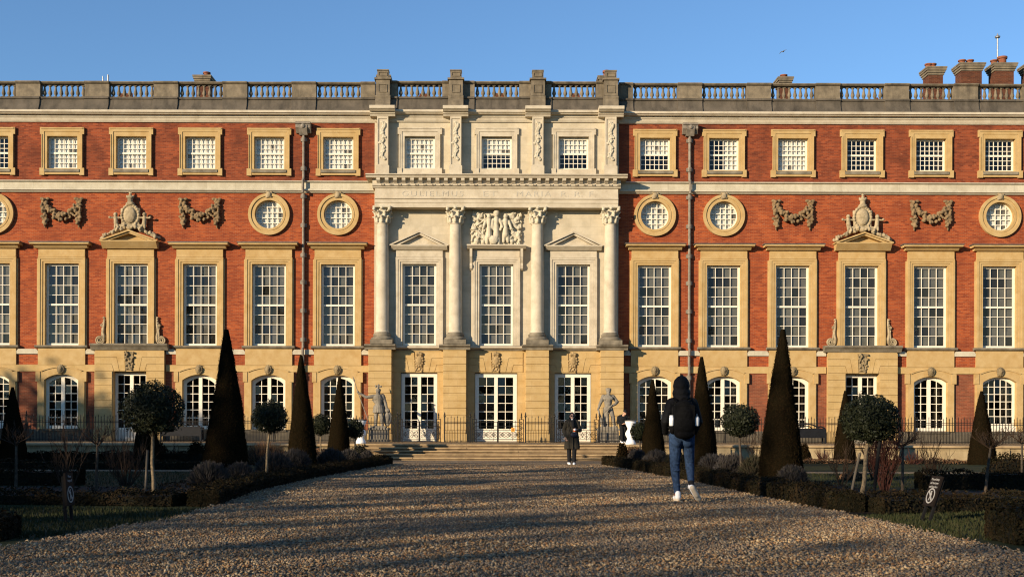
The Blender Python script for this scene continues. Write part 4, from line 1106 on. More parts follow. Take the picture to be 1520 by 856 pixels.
def holly(x, y, htop, rx, rz, label, trunk='bark', lean=.0, n=3200, leaf=.040, thick=.032, stakes=None):
    t = thing('standard_holly', label, 'tree', (x, y, 0), 0, 'clipped round headed standard trees')
    zc = htop - rz
    c, d = lumpy(n, (rx, rx, rz)); c[:, 2] += np.where(c[:, 2] < -rz * .75, rz * .12, 0)
    nr = d + rng.normal(0, .55, (n, 3)); nr /= np.linalg.norm(nr, axis=1, keepdims=True)
    cc = c + np.array([0, 0, zc])
    v, f = quads(cc, np.full(n, leaf), nr, .55, 1)
    cr_ = link('crown', fast_mesh('crown', v, f), 'holly', t)
    q = MB(); q.lathe([(.02, -rz * .7), (rx * .5, -rz * .45), (rx * .68, 0), (rx * .5, rz * .45), (.02, rz * .7)], (0, 0, zc), 14); q.build('inner_growth', 'holly_core', cr_, smooth=60)
    m = MB(); pts = [(lean * (1 - i / 5) + .012 * math.sin(i * 1.7 + x), .01 * math.cos(i * 2.1), zc * i / 5 - .02) for i in range(6)]; m.tube(pts, [thick * 1.35, thick * 1.05, thick, thick * .95, thick * .9, thick * .85], 8)
    for a in range(5): m.tube([(0, 0, zc - rz * .95), (rx * .45 * math.cos(a * 1.3), rx * .45 * math.sin(a * 1.3), zc - rz * .2)], [thick * .6, thick * .3], 5)
    m.build('trunk', trunk, t, smooth=60)
    return t
def stake(x0, y0, x1, y1, z, r, m, label):
    s = MB(); s.tube([(0, 0, -.05), ((x1 - x0) * .5, (y1 - y0) * .5, z * .5), (x1 - x0, y1 - y0, z)], r, 8); o = s.build('stake', m, None, (x0, y0, 0), 50); tag(o, label, 'stake')

def gx(px, py): return G(px, py)
yew_cone(at(336, 24.0), 24.0, 3.18, .47, 'tall dark yew cone left of the path, the tallest on its left side')
yew_cone(at(447.5, 35.0), 35.0, 3.40, .44, 'dark yew cone standing before the left drainpipe, second tallest on the left')
yew_cone(at(503.5, 41.6), 41.6, 3.07, .42, 'yew cone beside the left end of the steps')
yew_cone(at(19, 40.0), 40.0, 2.60, .48, 'shadowed yew cone at the far left before the railing')
yew_cone(at(218, 40.0), 40.0, 2.50, .46, 'shadowed yew cone behind the trunk of the large left round holly')
yew_cone(at(969, 41.0), 41.0, 2.98, .42, 'brownish yew cone right of the steps, beside the man with the backpack')
yew_cone(at(1042, 34.6), 34.6, 3.36, .45, 'dark yew cone directly behind the man with the backpack')
yew_cone(at(1160.5, 23.6), 23.6, 3.18, .44, 'tall dark yew cone right of the path, the tallest on its right side')
yew_cone(at(1254, 41.6), 41.6, 2.62, .38, 'small yew cone behind the large right round holly')
yew_cone(at(1457, 40.0), 40.0, 2.56, .46, 'yew cone at the far right beside the arched sash window')

holly(at(226, 18.35), 18.35, 1.83, .50, .46, 'large round headed holly on a pale bare trunk, left of the path', 'pale_bark', .02, 7500, .027, .030)
holly(at(401, 27.3), 27.3, 1.80, .43, .42, 'round headed holly between the two tallest left yew cones', 'pale_bark', -.10, 5200, .029, .030)
holly(at(476.5, 42.0), 42.0, 1.72, .40, .42, 'small round headed tree between two left yew cones', 'pale_bark', -.02, 2400, .04, .03)
holly(at(527, 43.0), 43.0, 1.55, .36, .38, 'small round headed tree in front of the left white urn', 'pale_bark', .02, 2400, .04, .03)
holly(at(950, 42.4), 42.4, 1.46, .37, .36, 'small brownish round headed tree in front of the right white urn', 'bark', .02, 2400, .04, .03)
holly(at(1098.5, 26.2), 26.2, 1.72, .45, .40, 'round headed holly between the two right yew cones', 'bark', .02, 5200, .029, .030)
holly(at(1292, 18.2), 18.2, 1.66, .46, .42, 'large round headed holly on a mottled trunk between stakes, right of the path', 'pale_bark', -.14, 7500, .027, .034)
x, y = at(1277, 18.3), 18.3; stake(x + .14, 18.1, x + .24, 18.05, 1.02, .028, 'black_stake', 'thick black stake right of the mottled holly trunk')
stake(x - .10, 18.5, x + .03, 18.4, .72, .022, 'stake', 'thin brown stake left of the mottled holly trunk')
stake(at(216, 18.9), 18.9, at(219, 18.9), 18.9, .72, .022, 'stake', 'grey wooden stake left of the large left holly trunk')
stake(at(956, 41.8), 41.8, at(957, 42.0), 42.0, .95, .03, 'pale_bark', 'pale wooden stake beside the small tree by the right urn')

# leafy cushions
def cushion(name, x, y, r, h, m, label, cat, group, n=1500, leaf=.03, core='box_core', up=0.0):
    t = thing(name, label, cat, (x, y, 0), 0, group)
    c, d = lumpy(n, (r, r, h), .8); c[:, 2] = np.abs(c[:, 2])
    d = d.copy(); d[:, 2] = np.abs(d[:, 2]); nr = d + rng.normal(0, .5, (n, 3)); nr /= np.linalg.norm(nr, axis=1, keepdims=True)
    if up:
        s = (up * rng.uniform(.6, 1.2, n)); dirs = d * .8 + np.array([0, 0, .55]) + rng.normal(0, .22, (n, 3)); dirs /= np.linalg.norm(dirs, axis=1, keepdims=True)
        side = np.cross(dirs, rng.normal(0, 1, (n, 3))); side /= np.linalg.norm(side, axis=1, keepdims=True); wd = .006
        c = c * .86
        q = np.stack([c - side * wd, c + side * wd, c + dirs * s[:, None] + side * wd * .6, c + dirs * s[:, None] - side * wd * .6], 1).reshape(-1, 3); f = np.arange(n * 4).reshape(-1, 4)
    else: q, f = quads(c, np.full(n, leaf), nr, .6, 1)
    link('foliage', fast_mesh('foliage', q, f), m, t)
    k = MB(); k.lathe([(r * .78, 0), (r * .82, h * .25), (r * .66, h * .58), (r * .3, h * .8), (.01, h * .84)], (0, 0, 0), 14); k.build('inner_growth', core, t, smooth=60)
def lav(px, Y, r, h, label, m='lavender', n=2600):
    cushion('lavender_bush', at(px, Y), Y, r, h * .86, m, label, 'bush', 'lavender and sage cushions along the path', n, core='soil', up=.13)
lav(311, 22.3, .38, .46, 'grey lavender cushion at the left foot of the tallest left cone')
lav(356, 23.4, .30, .42, 'grey lavender cushion at the right foot of the tallest left cone')
lav(408, 30.0, .50, .54, 'wide grey lavender cushion behind the left holly trunk')
lav(438, 33.0, .46, .62, 'grey lavender cushion at the foot of the second left cone')
lav(492, 36.0, .52, .60, 'purplish lavender cushion before the cone by the steps')
lav(518, 39.3, .40, .50, 'small lavender cushion before the left steps end')
cushion('sage_bush', at(533, 40.6), 40.6, .34, .62, 'sage', 'dark rounded bush near the left end of the steps', 'bush', None, 1400, .04)
lav(545, 40.4, .24, .42, 'lavender cushion nearest the left end of the steps')
lav(945, 39.6, .30, .56, 'pale grey lavender cushion nearest the right end of the steps')
cushion('box_ball', at(924, 41.2), 41.2, .24, .72, 'yew', 'dark clipped bush hiding the right end of the steps', 'bush', None, 1200, .035, 'yew_core')
cushion('sage_bush', at(940, 43.0), 43.0, .5, .58, 'rust_leaf', 'rusty brown low bush behind the pale stake', 'bush', None, 1400, .035)
lav(975, 36.0, .48, .56, 'pale lavender cushion in front of the brownish cone', 'lavender')
lav(1003, 35.0, .36, .52, 'brown green cushion left of the man in jeans', 'sage')
lav(1062, 30.6, .50, .56, 'grey topped cushion just right of the man in jeans')
lav(1086, 27.6, .40, .62, 'large cushion beneath the right middle holly')
lav(1120, 25.8, .36, .58, 'brown stemmed cushion left of the tallest right cone', 'sage')
lav(1172, 22.4, .19, .40, 'spiky pale lavender at the foot of the tallest right cone')
lav(1183, 22.5, .15, .37, 'small spiky lavender right of the tallest right cone')
cushion('rusty_bush', at(395, 37.0), 37.0, .85, .62, 'rust_leaf', 'rusty brown winter perennials behind the left lavender', 'bush', None, 2200, .04, 'soil', .2)
cushion('rusty_bush', at(480, 42.5), 42.5, .85, .46, 'rust_leaf', 'rusty brown low planting before the left terrace wall', 'bush', None, 1800, .04)
cushion('rusty_bush', at(1255, 26.5), 26.0, .3, .18, 'rust_leaf', 'small dry tuft on the right flower bed edge', 'bush', None, 500, .03)
for px, Y, r, h, lb in ((292, 42.3, .36, .74, 'dark clipped ball left of the tallest left cone'), (236, 42.6, .33, .72, 'dark clipped ball behind the large left holly trunk'), (1193, 42.0, .28, .68, 'dark clipped ball right of the tallest right cone')):
    cushion('box_ball', at(px, Y), Y, r, h, 'yew', lb, 'bush', None, 1700, .035, 'yew_core')

# bare winter shrubs and little bare trees
def twigs(m, p, d, L, r, depth, rnd, spread=.55, kids=3, seg=3, upb=.12):
    pts = [p]; q = Vector(p); dd = Vector(d)
    for i in range(3):
        dd = (dd + Vector((rnd.uniform(-.22, .22), rnd.uniform(-.22, .22), upb))).normalized(); q = q + dd * L / 3; pts.append(tuple(q))
    m.tube(pts, [r, r * .85, r * .7, r * .55], seg, False)
    if depth <= 0: return
    for k in range(kids):
        b = Vector(pts[rnd.choice((1, 2, 3))]); nd = (dd + Vector((rnd.uniform(-1, 1), rnd.uniform(-1, 1), rnd.uniform(-.4, .8))) * spread).normalized()
        twigs(m, tuple(b), nd, L * rnd.uniform(.55, .85), r * .6, depth - 1, rnd, spread, kids, seg, upb)
def bare_shrub(px, Y, h, wd, n, m, label, seed, name='bare_shrub', depth=2, r=.011, group=None):
    rnd = random.Random(seed); b = MB()
    for i in range(n):
        a = rnd.random() * 2 * PI; s = rnd.random() ** .6
        d = Vector((math.cos(a) * s * wd / h * .9, math.sin(a) * s * wd / h * .9, 1)).normalized()
        twigs(b, (math.cos(a) * s * wd * .18, math.sin(a) * s * wd * .18, -.02), d, h * rnd.uniform(.5, .75), r, depth, rnd, .5, 3)
    tag(b.build(name, m, None, (at(px, Y), Y, 0)), label, 'shrub', group)
def bare_tree(px, Y, h, trunk, label, seed, lean=0):
    rnd = random.Random(seed); t = thing('bare_tree', label, 'tree', (at(px, Y), Y, 0), 0, 'small bare winter standards')
    b = MB(); b.tube([(0, 0, -.02), (lean * .4, 0, h * .35), (lean, 0, h * .72)], [.030, .024, .022], 7); b.build('trunk', trunk, t, smooth=60)
    c = MB()
    for i in range(9):
        a = i * 2 * PI / 9 + rnd.random(); twigs(c, (lean, 0, h * (.68 + .05 * rnd.random())), Vector((math.cos(a), math.sin(a), .5)).normalized(), h * .24, .012, 2, rnd, .8, 3, 3, .05)
    c.build('crown', 'twig', t)
bare_tree(24, 21.0, 1.10, 'bark', 'small bare standard tree at the far left edge', 1)
bare_tree(143, 20.2, 1.12, 'bark', 'small bare standard left of the large left holly', 2, .02)
bare_tree(1340, 20.6, 1.14, 'bark', 'small bare standard right of the large right holly', 3)
bare_tree(1463, 20.2, 1.10, 'bark', 'leaning bare standard in front of the far right cone', 4, .09)
bare_tree(1517, 24.0, 1.2, 'bark', 'small bare standard at the right edge of the picture', 5)
bare_shrub(101, 19.5, .9, .34, 9, 'twig', 'thin twiggy rose bush at the far left of the beds', 11)
bare_shrub(188, 22.0, .66, .5, 26, 'twig', 'rust brown bare shrub left of the large left holly', 12)
bare_shrub(168, 40.5, .6, .5, 14, 'twig', 'bare shrub against the left terrace wall beside the cone', 13)
bare_shrub(258, 42.5, .5, .7, 16, 'twig', 'low dry shrub against the left terrace wall between clipped balls', 17)
bare_shrub(1313, 19.8, .98, .30, 40, 'red_twig', 'red stemmed bare shrub right of the mottled holly trunk', 14, r=.008)
bare_shrub(1300, 26.0, 1.0, .6, 20, 'twig', 'brown rounded bare shrub behind the red stemmed shrub', 18)
bare_shrub(1385, 22.0, .75, .45, 12, 'twig', 'bare twiggy rose bush behind the leaning sign', 15)
bare_shrub(1125, 38.0, 1.0, .6, 14, 'twig', 'bare twiggy shrub before the right wall beside the tallest right cone', 16)
bare_shrub(1222, 41.0, .42, .45, 20, 'red_twig', 'low reddish shrub before the right wall', 19)
bare_shrub(1250, 22.5, .7, .3, 8, 'twig', 'thin bare shrub left of the mottled holly trunk', 20)
bare_shrub(1352, 40.5, .4, 1.2, 24, 'red_twig', 'low reddish dry planting along the right wall', 23)

# low clipped hedges
def hedge(pts, wd, h, m, label, n_per=900, leaf=.02, gaps=0):
    n_per = int(n_per * (2.6 if pts[0][1] < 20 or pts[-1][1] < 20 else 1.7))
    P_ = [Vector((x, y, 0)) for x, y in pts]; base = P_[0].copy(); P_ = [p - base for p in P_]
    t = thing('clipped_hedge', label, 'hedge', (base.x, base.y, 0))
    core = MB(); cs = []; ns_ = []
    for a, b in zip(P_[:-1], P_[1:]):
        d = b - a; L = d.length; d.normalize(); s = Vector((-d.y, d.x, 0))
        nseg = max(1, int(L / .5))
        for i in range(nseg):
            p0, p1 = a + d * (L * i / nseg - (.02 if i else 0)), a + d * (L * (i + 1) / nseg)
            hh = (h - .025) * rng.uniform(.86, 1.04); ww = (wd / 2 - .02) * rng.uniform(.9, 1.05)
            core.add([p0 - s * ww, p1 - s * ww, p1 + s * ww, p0 + s * ww] + [p0 - s * ww * .92 + Vector((0, 0, hh)), p1 - s * ww * .92 + Vector((0, 0, hh)), p1 + s * ww * .92 + Vector((0, 0, hh)), p0 + s * ww * .92 + Vector((0, 0, hh))],
                     [(4, 5, 6, 7), (0, 1, 5, 4), (1, 2, 6, 5), (2, 3, 7, 6), (3, 0, 4, 7)])
        n = int(n_per * L); u_ = rng.random(n) * L; sel = rng.random(n) * (wd + 2 * h)
        lat = np.where(sel < h, -wd / 2, np.where(sel < h + wd, sel - h - wd / 2, wd / 2)); zz = np.where(sel < h, sel, np.where(sel < h + wd, h, sel - h - wd))
        bump_ = .035 * np.sin(u_ * 3.1 + a.x * 5) + .028 * np.sin(u_ * 9.7) + .015 * np.sin(u_ * 23 + lat * 19) + rng.normal(0, .018, n)
        top = (sel >= h) & (sel < h + wd)
        zz = np.where(top, h + bump_, zz * (1 + bump_)); lat = np.where(top, lat, lat * (1 + bump_ * 1.2))
        c = np.array(a)[None] + np.array(d)[None] * u_[:, None] + np.array(s)[None] * lat[:, None]; c[:, 2] += zz
        nr = np.where(top[:, None], np.array([[0, 0, 1.]]), np.sign(lat)[:, None] * np.array(s)[None]) + rng.normal(0, .5, (n, 3)); nr /= np.linalg.norm(nr, axis=1, keepdims=True)
        cs.append(c); ns_.append(nr)
    ed = 420
    for p, q in ((P_[0], P_[1]), (P_[-1], P_[-2])):
        d = (p - q).normalized(); s = Vector((-d.y, d.x, 0)); ed = 900; uu = rng.uniform(-wd / 2, wd / 2, ed); z_ = rng.random(ed) * h
        cs.append(np.array(p)[None] + np.array(s)[None] * uu[:, None] + np.stack([np.zeros(ed), np.zeros(ed), z_], 1)); ns_.append(np.array(d)[None] + rng.normal(0, .4, (ed, 3)))
    c = np.concatenate(cs); nr = np.concatenate(ns_); nr /= np.linalg.norm(nr, axis=1, keepdims=True)
    v, f = quads(c, np.full(len(c), leaf), nr, .65, 1)
    link('foliage', fast_mesh('foliage', v, f), m, t); core.build('inner_growth', 'box_core', t)
hedge([(-3.55, 37.6), (-4.25, 25), (-4.28, 19.5), (-4.02, 15.8)],   .42, .21, 'box_leaf', 'low dark box hedge edging the left side of the gravel path', 800)
hedge([(-3.95, 37.75), (-3.55, 37.6)], .4, .27, 'box_leaf', 'short end of box hedge before the left steps')
hedge([(3.72, 37.6), (4.40, 24), (4.50, 20), (4.62, 14.9)], .40, .24, 'box_leaf', 'low brownish box hedge edging the right side of the gravel path', 800)
hedge([(-4.6, 10.9), (-7.5, 10.7), (-12, 10.6)], .55, .20, 'box_leaf', 'low box hedge in the bottom left corner beside the gravel', 900)
hedge([(4.82, 10.9), (5.75, 10.9)], .7, .27, 'box_leaf', 'square end block of box hedge beside the gravel on the right', 1500, .022)
hedge([(5.9, 10.85), (9.6, 10.7)], .6, .24, 'box_leaf', 'box hedge in the bottom right corner beside the gravel', 1300, .022)
hedge([(-4.4, 16.0), (-7, 16.4), (-13, 16.6)], .5, .15, 'box_leaf', 'low box hedge along the near edge of the left bed', 700)
hedge([(4.9, 14.9), (7.2, 15.6), (14, 16)], .55, .20, 'box_leaf', 'low dark box hedge along the near edge of the right bed', 700)
hedge([(-7.0, 40.9), (-22, 40.9)], .45, .32, 'yew', 'low dark hedge before the left terrace wall', 420, .03)
hedge([(7.2, 40.9), (24, 40.9)], .4, .12, 'rust_leaf', 'low dry edging before the right terrace wall', 320, .03)
hedge([(-22, 31.7), (-8.2, 31.7)], .35, .22, 'box_leaf', 'thin dark hedge across the far left lawn', 420, .03)
hedge([(8, 21.6), (20, 21.6)], .4, .3, 'box_leaf', 'dark hedge across the right lawn behind the leaning sign', 500, .028)
hedge([(-8, 22.2), (-20, 22.2)], .4, .3, 'box_leaf', 'dark hedge across the left lawn behind the bare standards', 500, .028)
cushion('box_block', at(1500, 25.6), 25.6, .55, .60, 'box_leaf', 'large dark clipped block of hedge at the right edge', 'bush', None, 2600, .03)

pts = []
for (x0, x1, y0, y1, n) in ((-6.5, -4.2, 17, 43, 5200), (4.6, 6.8, 15.5, 43, 5200), (-25, -6.6, 16.8, 21.4, 4200), (7, 25, 16.3, 20.8, 4200), (-25, -7, 41.3, 44.3, 2500), (7.2, 25, 41.3, 44.3, 2500)):
    q = np.stack([rng.uniform(x0, x1, n), rng.uniform(y0, y1, n), rng.uniform(.0, .05, n)], 1); pts.append(q)
pts = np.concatenate(pts); nz_ = np.tile([0, 0, 1.0], (len(pts), 1)) + rng.normal(0, .5, (len(pts), 3)); nz_ /= np.linalg.norm(nz_, axis=1, keepdims=True)
island('litter', [(.030, .016, .008), (.020, .018, .008), (.045, .026, .012), (.018, .013, .008)], .9, .1)
v, f = quads(pts, np.full(len(pts), .035), nz_, .6)
tag(link('fallen_leaves', fast_mesh('fallen_leaves', v, f), 'litter'), 'dead leaves and dry stalks lying on the flower beds', 'leaves', kind='stuff')

# trees and tall hedge out of the picture to the left and behind: they cast the garden's shade
def big_tree(x, y, h, r, n, label, leaf=.30, low=.30, seed=0):
    rnd = random.Random(seed + 100); t = thing('tall_tree', label, 'tree', (x, y, 0), 0, 'tall trees beyond the garden')
    b = MB(); b.tube([(0, 0, -.1), (.1, 0, h * .3), (0, .1, h * .7)], [.38, .30, .14], 9)
    for i in range(12):
        a = rnd.random() * 6.28; z0 = h * rnd.uniform(.28, .66); b.tube([(0, 0, z0), (math.cos(a) * r * .4, math.sin(a) * r * .4, z0 + h * .12), (math.cos(a) * r * .8, math.sin(a) * r * .8, z0 + h * .2)], [.13, .09, .03], 5)
    b.build('trunk', 'bark', t, smooth=60)
    hz = h * (1 - low) / 2; cl = []
    for i in range(34):
        d = np.array([rnd.gauss(0, 1), rnd.gauss(0, 1), rnd.gauss(0, 1)]); d /= np.linalg.norm(d); q = rnd.random() ** .4
        cl.append((d * q * np.array([r, r, hz]) * .85, rnd.uniform(.16, .30) * r * 1.3))
    pts = np.concatenate([c[None] + rng.normal(0, s * .55, (n // 34, 3)) for c, s in cl]) + np.array([0, 0, h * low + hz])
    v, f = quads(pts, np.full(len(pts), leaf), None, .7)
    link('crown', fast_mesh('crown', v, f), 'tree_leaf', t)
def tall_hedge(x, y0, y1, h, label, dens=9):
    t = thing('tall_hedge', label, 'hedge', (x, (y0 + y1) / 2, 0)); L = y1 - y0
    b = MB(); n = int(L / 1.5)
    for i in range(n):
        a = -L / 2 + i * L / n; hh = h - .35 + .25 * math.sin(i * 1.7) + .15 * math.sin(i * 4.1); b.box(-1.0, 1.0, a - .02, a + L / n, 0, hh)
    b.build('inner_growth', 'box_core', t)
    m = int(dens * L * (h + 2)); c = np.stack([rng.uniform(.95, 1.25, m), rng.uniform(-L / 2, L / 2, m), rng.uniform(0, h, m)], 1)
    k = int(dens * L * 4); c2 = np.stack([rng.uniform(-1.2, 1.2, k), rng.uniform(-L / 2, L / 2, k), h - .3 + np.abs(rng.normal(0, .28, k))], 1)
    v, f = quads(np.concatenate([c, c2]), np.full(m + k, .17), None, .7); link('foliage', fast_mesh('foliage', v, f), 'tree_leaf', t)
tall_hedge(-30, -30, 34, 7.8, 'tall clipped hornbeam hedge along the left side of the garden')
tall_hedge(32, -30, 38, 7.0, 'tall hedge added out of view on the right to cut sky light')  # added unseen hedge, blocks sky light from the right
tall_hedge(-30, 34.2, 57, 3.2, 'lower hedge at the left between garden and palace', 9)
for i, (x, y, h, r, n) in enumerate(((-36, -42, 19, 4.2, 3000), (-35, -34, 18, 4.0, 1600), (-35, -27, 18, 3.8, 620), (-36, -20.5, 18, 3.6, 420), (-35, -14, 17.5, 3.4, 460), (-36, -8, 17.5, 3.2, 300), (-35, -2, 18, 3.4, 560), (-36, 4, 16.5, 3.0, 360),
        (-60, 36, 15.4, 4.2, 4200), (-60, 30.5, 15.8, 4.2, 4200), (-60, 25, 16.7, 4.2, 4200), (-60, 20, 17.2, 4.2, 3000), (-60, 15, 17.6, 4.0, 1600))):
    big_tree(x, y, h, r, n, ['tall tree beyond the left hedge, outside the picture', 'tall tree far beyond the left hedge, outside the picture'][x < -50], seed=i)
for i, (x, y, h, r) in enumerate(((-44, -92, 15, 6), (-27, -96, 17, 6.5), (-11, -93, 14, 6), (6, -97, 16, 6.5), (22, -92, 15, 6), (38, -96, 17, 6.5), (54, -93, 14, 6))):
    big_tree(x, y, h, r, 2200, 'broad tree closing the far end of the garden behind the viewer', leaf=.5, low=.15, seed=20 + i)

# ================================================================== RAILINGS AND GATES
YR = 55.5; KR = YR / F
def rx(px): return (px - PX) * KR
ZR0, ZR1 = ZT, ZT + .97
def curl(cx, cz, r, turns=1.4, a0=0, s=1, n=16): return [(cx + s * r * (1 - i / n * .75) * math.cos(a0 + i / n * turns * 2 * PI), 0, cz + r * (1 - i / n * .75) * math.sin(a0 + i / n * turns * 2 * PI)) for i in range(n + 1)]
def railing(px0, px1, label, dogs=True):
    a, b = rx(px0), rx(px1); xm = (a + b) / 2; t = thing('iron_railing', label, 'railing', (xm, YR, ZT), 0, 'iron railings before the palace')
    m = MB(); m.box(a - xm, b - xm, -.02, .02, .90, .93); m.box(a - xm, b - xm, -.02, .02, .98, 1.005); m.box(a - xm, b - xm, -.02, .02, .06, .09); m.build('rail', 'iron', t)
    m = MB(); n = max(2, int((b - a) / .142))
    for i in range(n + 1):
        x = a - xm + (b - a) * i / n; h = 1.20 if i % 2 == 0 else 1.12
        m.box(x - .0125, x + .0125, -.0125, .0125, 0, h); m.lathe([(.012, 0), (.024, .025), (.003, .11)], (x, 0, h), 5)
        if dogs: m.box(x + (b - a) / n / 2 - .008, x + (b - a) / n / 2 + .008, -.008, .008, 0, .56)
    m.build('bars', 'iron', t)
    k = max(1, int((b - a) / 2.9))
    for i in range(k + 1):
        x = a - xm + (b - a) * i / k; q = MB(); q.box(x - .028, x + .028, -.028, .028, 0, 1.22); q.lathe([(.03, 0), (.055, .04), (.055, .075), (.02, .11), (.04, .15), (.005, .26)], (x, 0, 1.22), 8)
        q.box(x - .02, x + .02, .03, .5, .0, .03); q.tube([(x, .02, .95), (x, .5, .02)], .014, 5); q.build('post', 'iron', t)
def scroll_panel(m, a, b, z0, z1, r=.012):
    n = max(1, round((b - a) / .42)); w_ = (b - a) / n; cz = (z0 + z1) / 2
    for i in range(n):
        cx = a + w_ * (i + .5); q = min(w_, z1 - z0) * .25
        for sx in (-1, 1):
            for sz in (-1, 1):
                m.tube([(x, 0, cz + sz * (z - cz)) for x, y, z in curl(cx + sx * q * .98, cz + q * .98, q * .92, 1.3, PI * .9, sx)], r, 4, False)
        m.tube([(cx, 0, cz - q * .5), (cx + q * .5, 0, cz), (cx, 0, cz + q * .5), (cx - q * .5, 0, cz), (cx, 0, cz - q * .5)], r, 4)
        m.box(a + w_ * i - .008, a + w_ * i + .008, -.008, .008, z0, z1)
def gate(px0, px1, leaves, label):
    a, b = rx(px0), rx(px1); xm = (a + b) / 2; t = thing('iron_gate', label, 'gate', (xm, YR, ZT), 0, 'iron gates before the centre doors')
    for i in range(leaves):
        x0, x1 = a - xm + (b - a) * i / leaves + .02, a - xm + (b - a) * (i + 1) / leaves - .02
        m = MB()
        for z in (.05, .16, .60, .78, .98): m.box(x0, x1, -.016, .016, z - .013, z + .013)
        for x in (x0, x1): m.box(x - .022, x + .022, -.022, .022, .02, 1.02)
        q = max(2, int((x1 - x0) / .26))
        for j in range(1, q): x = x0 + (x1 - x0) * j / q; m.box(x - .010, x + .010, -.01, .01, .60, .98); m.lathe([(.01, 0), (.02, .02), (.002, .09)], (x, 0, .99), 5)
        scroll_panel(m, x0 + .02, x1 - .02, .17, .59)
        m.build('gate_leaf', 'iron', t)
    for x in (a - xm, b - xm):
        q = MB(); 
        for e in (-.10, .10): q.box(x + e - .018, x + e + .018, -.018, .018, 0, 1.12)
        for j in range(4): q.tube(curl(x, .16 + j * .26, .075, 1.2, j * PI, 1), .011, 4); 
        q.box(x - .12, x + .12, -.02, .02, 1.10, 1.13); q.box(x - .12, x + .12, -.02, .02, .02, .05)
        q.tube([(x, 0, 1.13), (x, 0, 1.30)], .02, 6); q.box(x - .05, x + .05, -.015, .015, 1.22, 1.25); q.lathe([(.02, 0), (.045, .03), (.02, .06), (.03, .09), (.004, .16)], (x, 0, 1.28), 8)
        q.build('gate_standard', 'iron', t)
railing(-420, 590, 'long black iron railing along the left half of the terrace')
railing(660, 698, 'short iron railing between the left and middle gates')
railing(780, 823, 'short iron railing between the middle and right gates')
railing(890, 1920, 'long black iron railing along the right half of the terrace')
gate(594, 651, 2, 'scrolled iron gate before the left centre door')
gate(704, 774, 2, 'wide double scrolled iron gate before the middle door')
gate(829, 885, 2, 'scrolled iron gate before the right centre door')
s = thing('gate_sign', 'small amber square notice hung on the middle gate', 'sign', (rx(761.3), YR - .04, ZT + .62))
m = MB(); m.box(-.085, .085, -.006, .006, -.10, .10); m.build('board', 'amber_sign', s)
text('lettering', 'H', .15, 'iron', s, (0, -.009, -.055), (R(90), 0, 0), .002)

# ================================================================== STATUES
def pedestal_block(name, x, y, w_, d, h, label):
    m = MB(); m.box(-w_ / 2 - .06, w_ / 2 + .06, -d / 2 - .06, d / 2 + .06, 0, .12); m.box(-w_ / 2, w_ / 2, -d / 2, d / 2, .12, h - .10); m.box(-w_ / 2 - .05, w_ / 2 + .05, -d / 2 - .05, d / 2 + .05, h - .10, h)
    t = m.build(name, 'statue_stone', None, (x, y, ZT)); return tag(t, label, 'pedestal')
YS = 57.35; KS = YS / F
hst = .70
def sx_(px): return (px - PX) * KS
pedestal_block('statue_pedestal', sx_(563), YS, .95, .8, hst, 'grey stone pedestal under the warrior statue')
pedestal_block('statue_pedestal', sx_(902), YS, 1.0, .8, hst, 'grey stone pedestal under the statue leaning on a club')
t = thing('warrior_statue', 'grey stone statue of a helmeted bearded warrior holding a spear', 'statue', (sx_(562), YS, ZT + hst))
# local metres, x right, -y to the viewer; 2.3 m to the crest
b = [('b', (0, 0, .04), (.40, .32, .05))]
b += chain([(-.14, -.02, .10), (-.13, .0, .50), (-.10, -.02, .98)], [.075, .095, .13]) + chain([(.20, -.10, .10), (.16, -.10, .52), (.09, -.02, .98)], [.075, .10, .135])
b += [('e', (-.15, -.10, .10), (.07, .15, .06)), ('e', (.22, -.18, .10), (.07, .15, .06))]
b += chain([(0, 0, 1.0), (.0, -.02, 1.22), (-.02, -.02, 1.50)], [.20, .18, .235]) + [('e', (-.12, -.1, 1.46), (.12, .08, .1)), ('e', (.10, -.1, 1.46), (.12, .08, .1))]
for i in range(9):
    a = -PI + i * PI / 8; b.append(('c', (.20 * math.cos(a), .16 * math.sin(a), 1.08), .06, (.26 * math.cos(a), .21 * math.sin(a), .78), .05))
b += [('c', (-.02, -.02, 1.55), .10, (-.01, -.03, 1.76), .09), ('e', (-.02, -.05, 1.80), (.115, .135, .15)), ('e', (-.02, -.14, 1.70), (.08, .06, .11)), ('c', (-.02, -.17, 1.80), .022, (-.02, -.185, 1.765), .028)]
b += [('e', (-.02, -.02, 1.88), (.14, .16, .11)), ('c', (-.02, -.14, 1.98), .035, (-.02, .12, 2.06), .05), ('c', (-.02, -.10, 2.02), .05, (-.02, .10, 2.14), .06), ('e', (.10, -.05, 2.06), (.08, .05, .05)), ('e', (-.14, -.05, 2.08), (.04, .05, .10))]
b += chain([(-.22, .0, 1.58), (-.60, -.10, 1.52), (-.98, -.16, 1.74)], [.105, .08, .055]) + [('e', (-1.03, -.17, 1.79), (.06, .06, .08))]
b += chain([(.20, .0, 1.57), (.34, .04, 1.22), (.42, -.04, .92)], [.11, .085, .06]) + [('e', (.44, -.06, .86), .07)]
b += chain([(.18, .12, 1.60), (.30, .16, 1.15), (.36, .16, .5)], [.12, .13, .10]) + [('e', (-.08, -.16, 1.46), (.18, .08, .10))]
for i in range(7): b.append(('c', (.30 - .10 * i, .10 + .02 * (i % 2), 1.52 - .02 * i), .05, (.22 - .05 * i, .14, 1.1), .04))
link('figure', blob(b, .02, 1, 'figure'), 'statue_stone', t)
m = MB(); m.tube([(-1.20, -.12, 2.30), (-1.03, -.17, 1.79), (-.36, -.28, .02)], .020, 7); m.lathe([(.02, 0), (.05, .06), (.004, .3)], (0, 0, 0), 6)
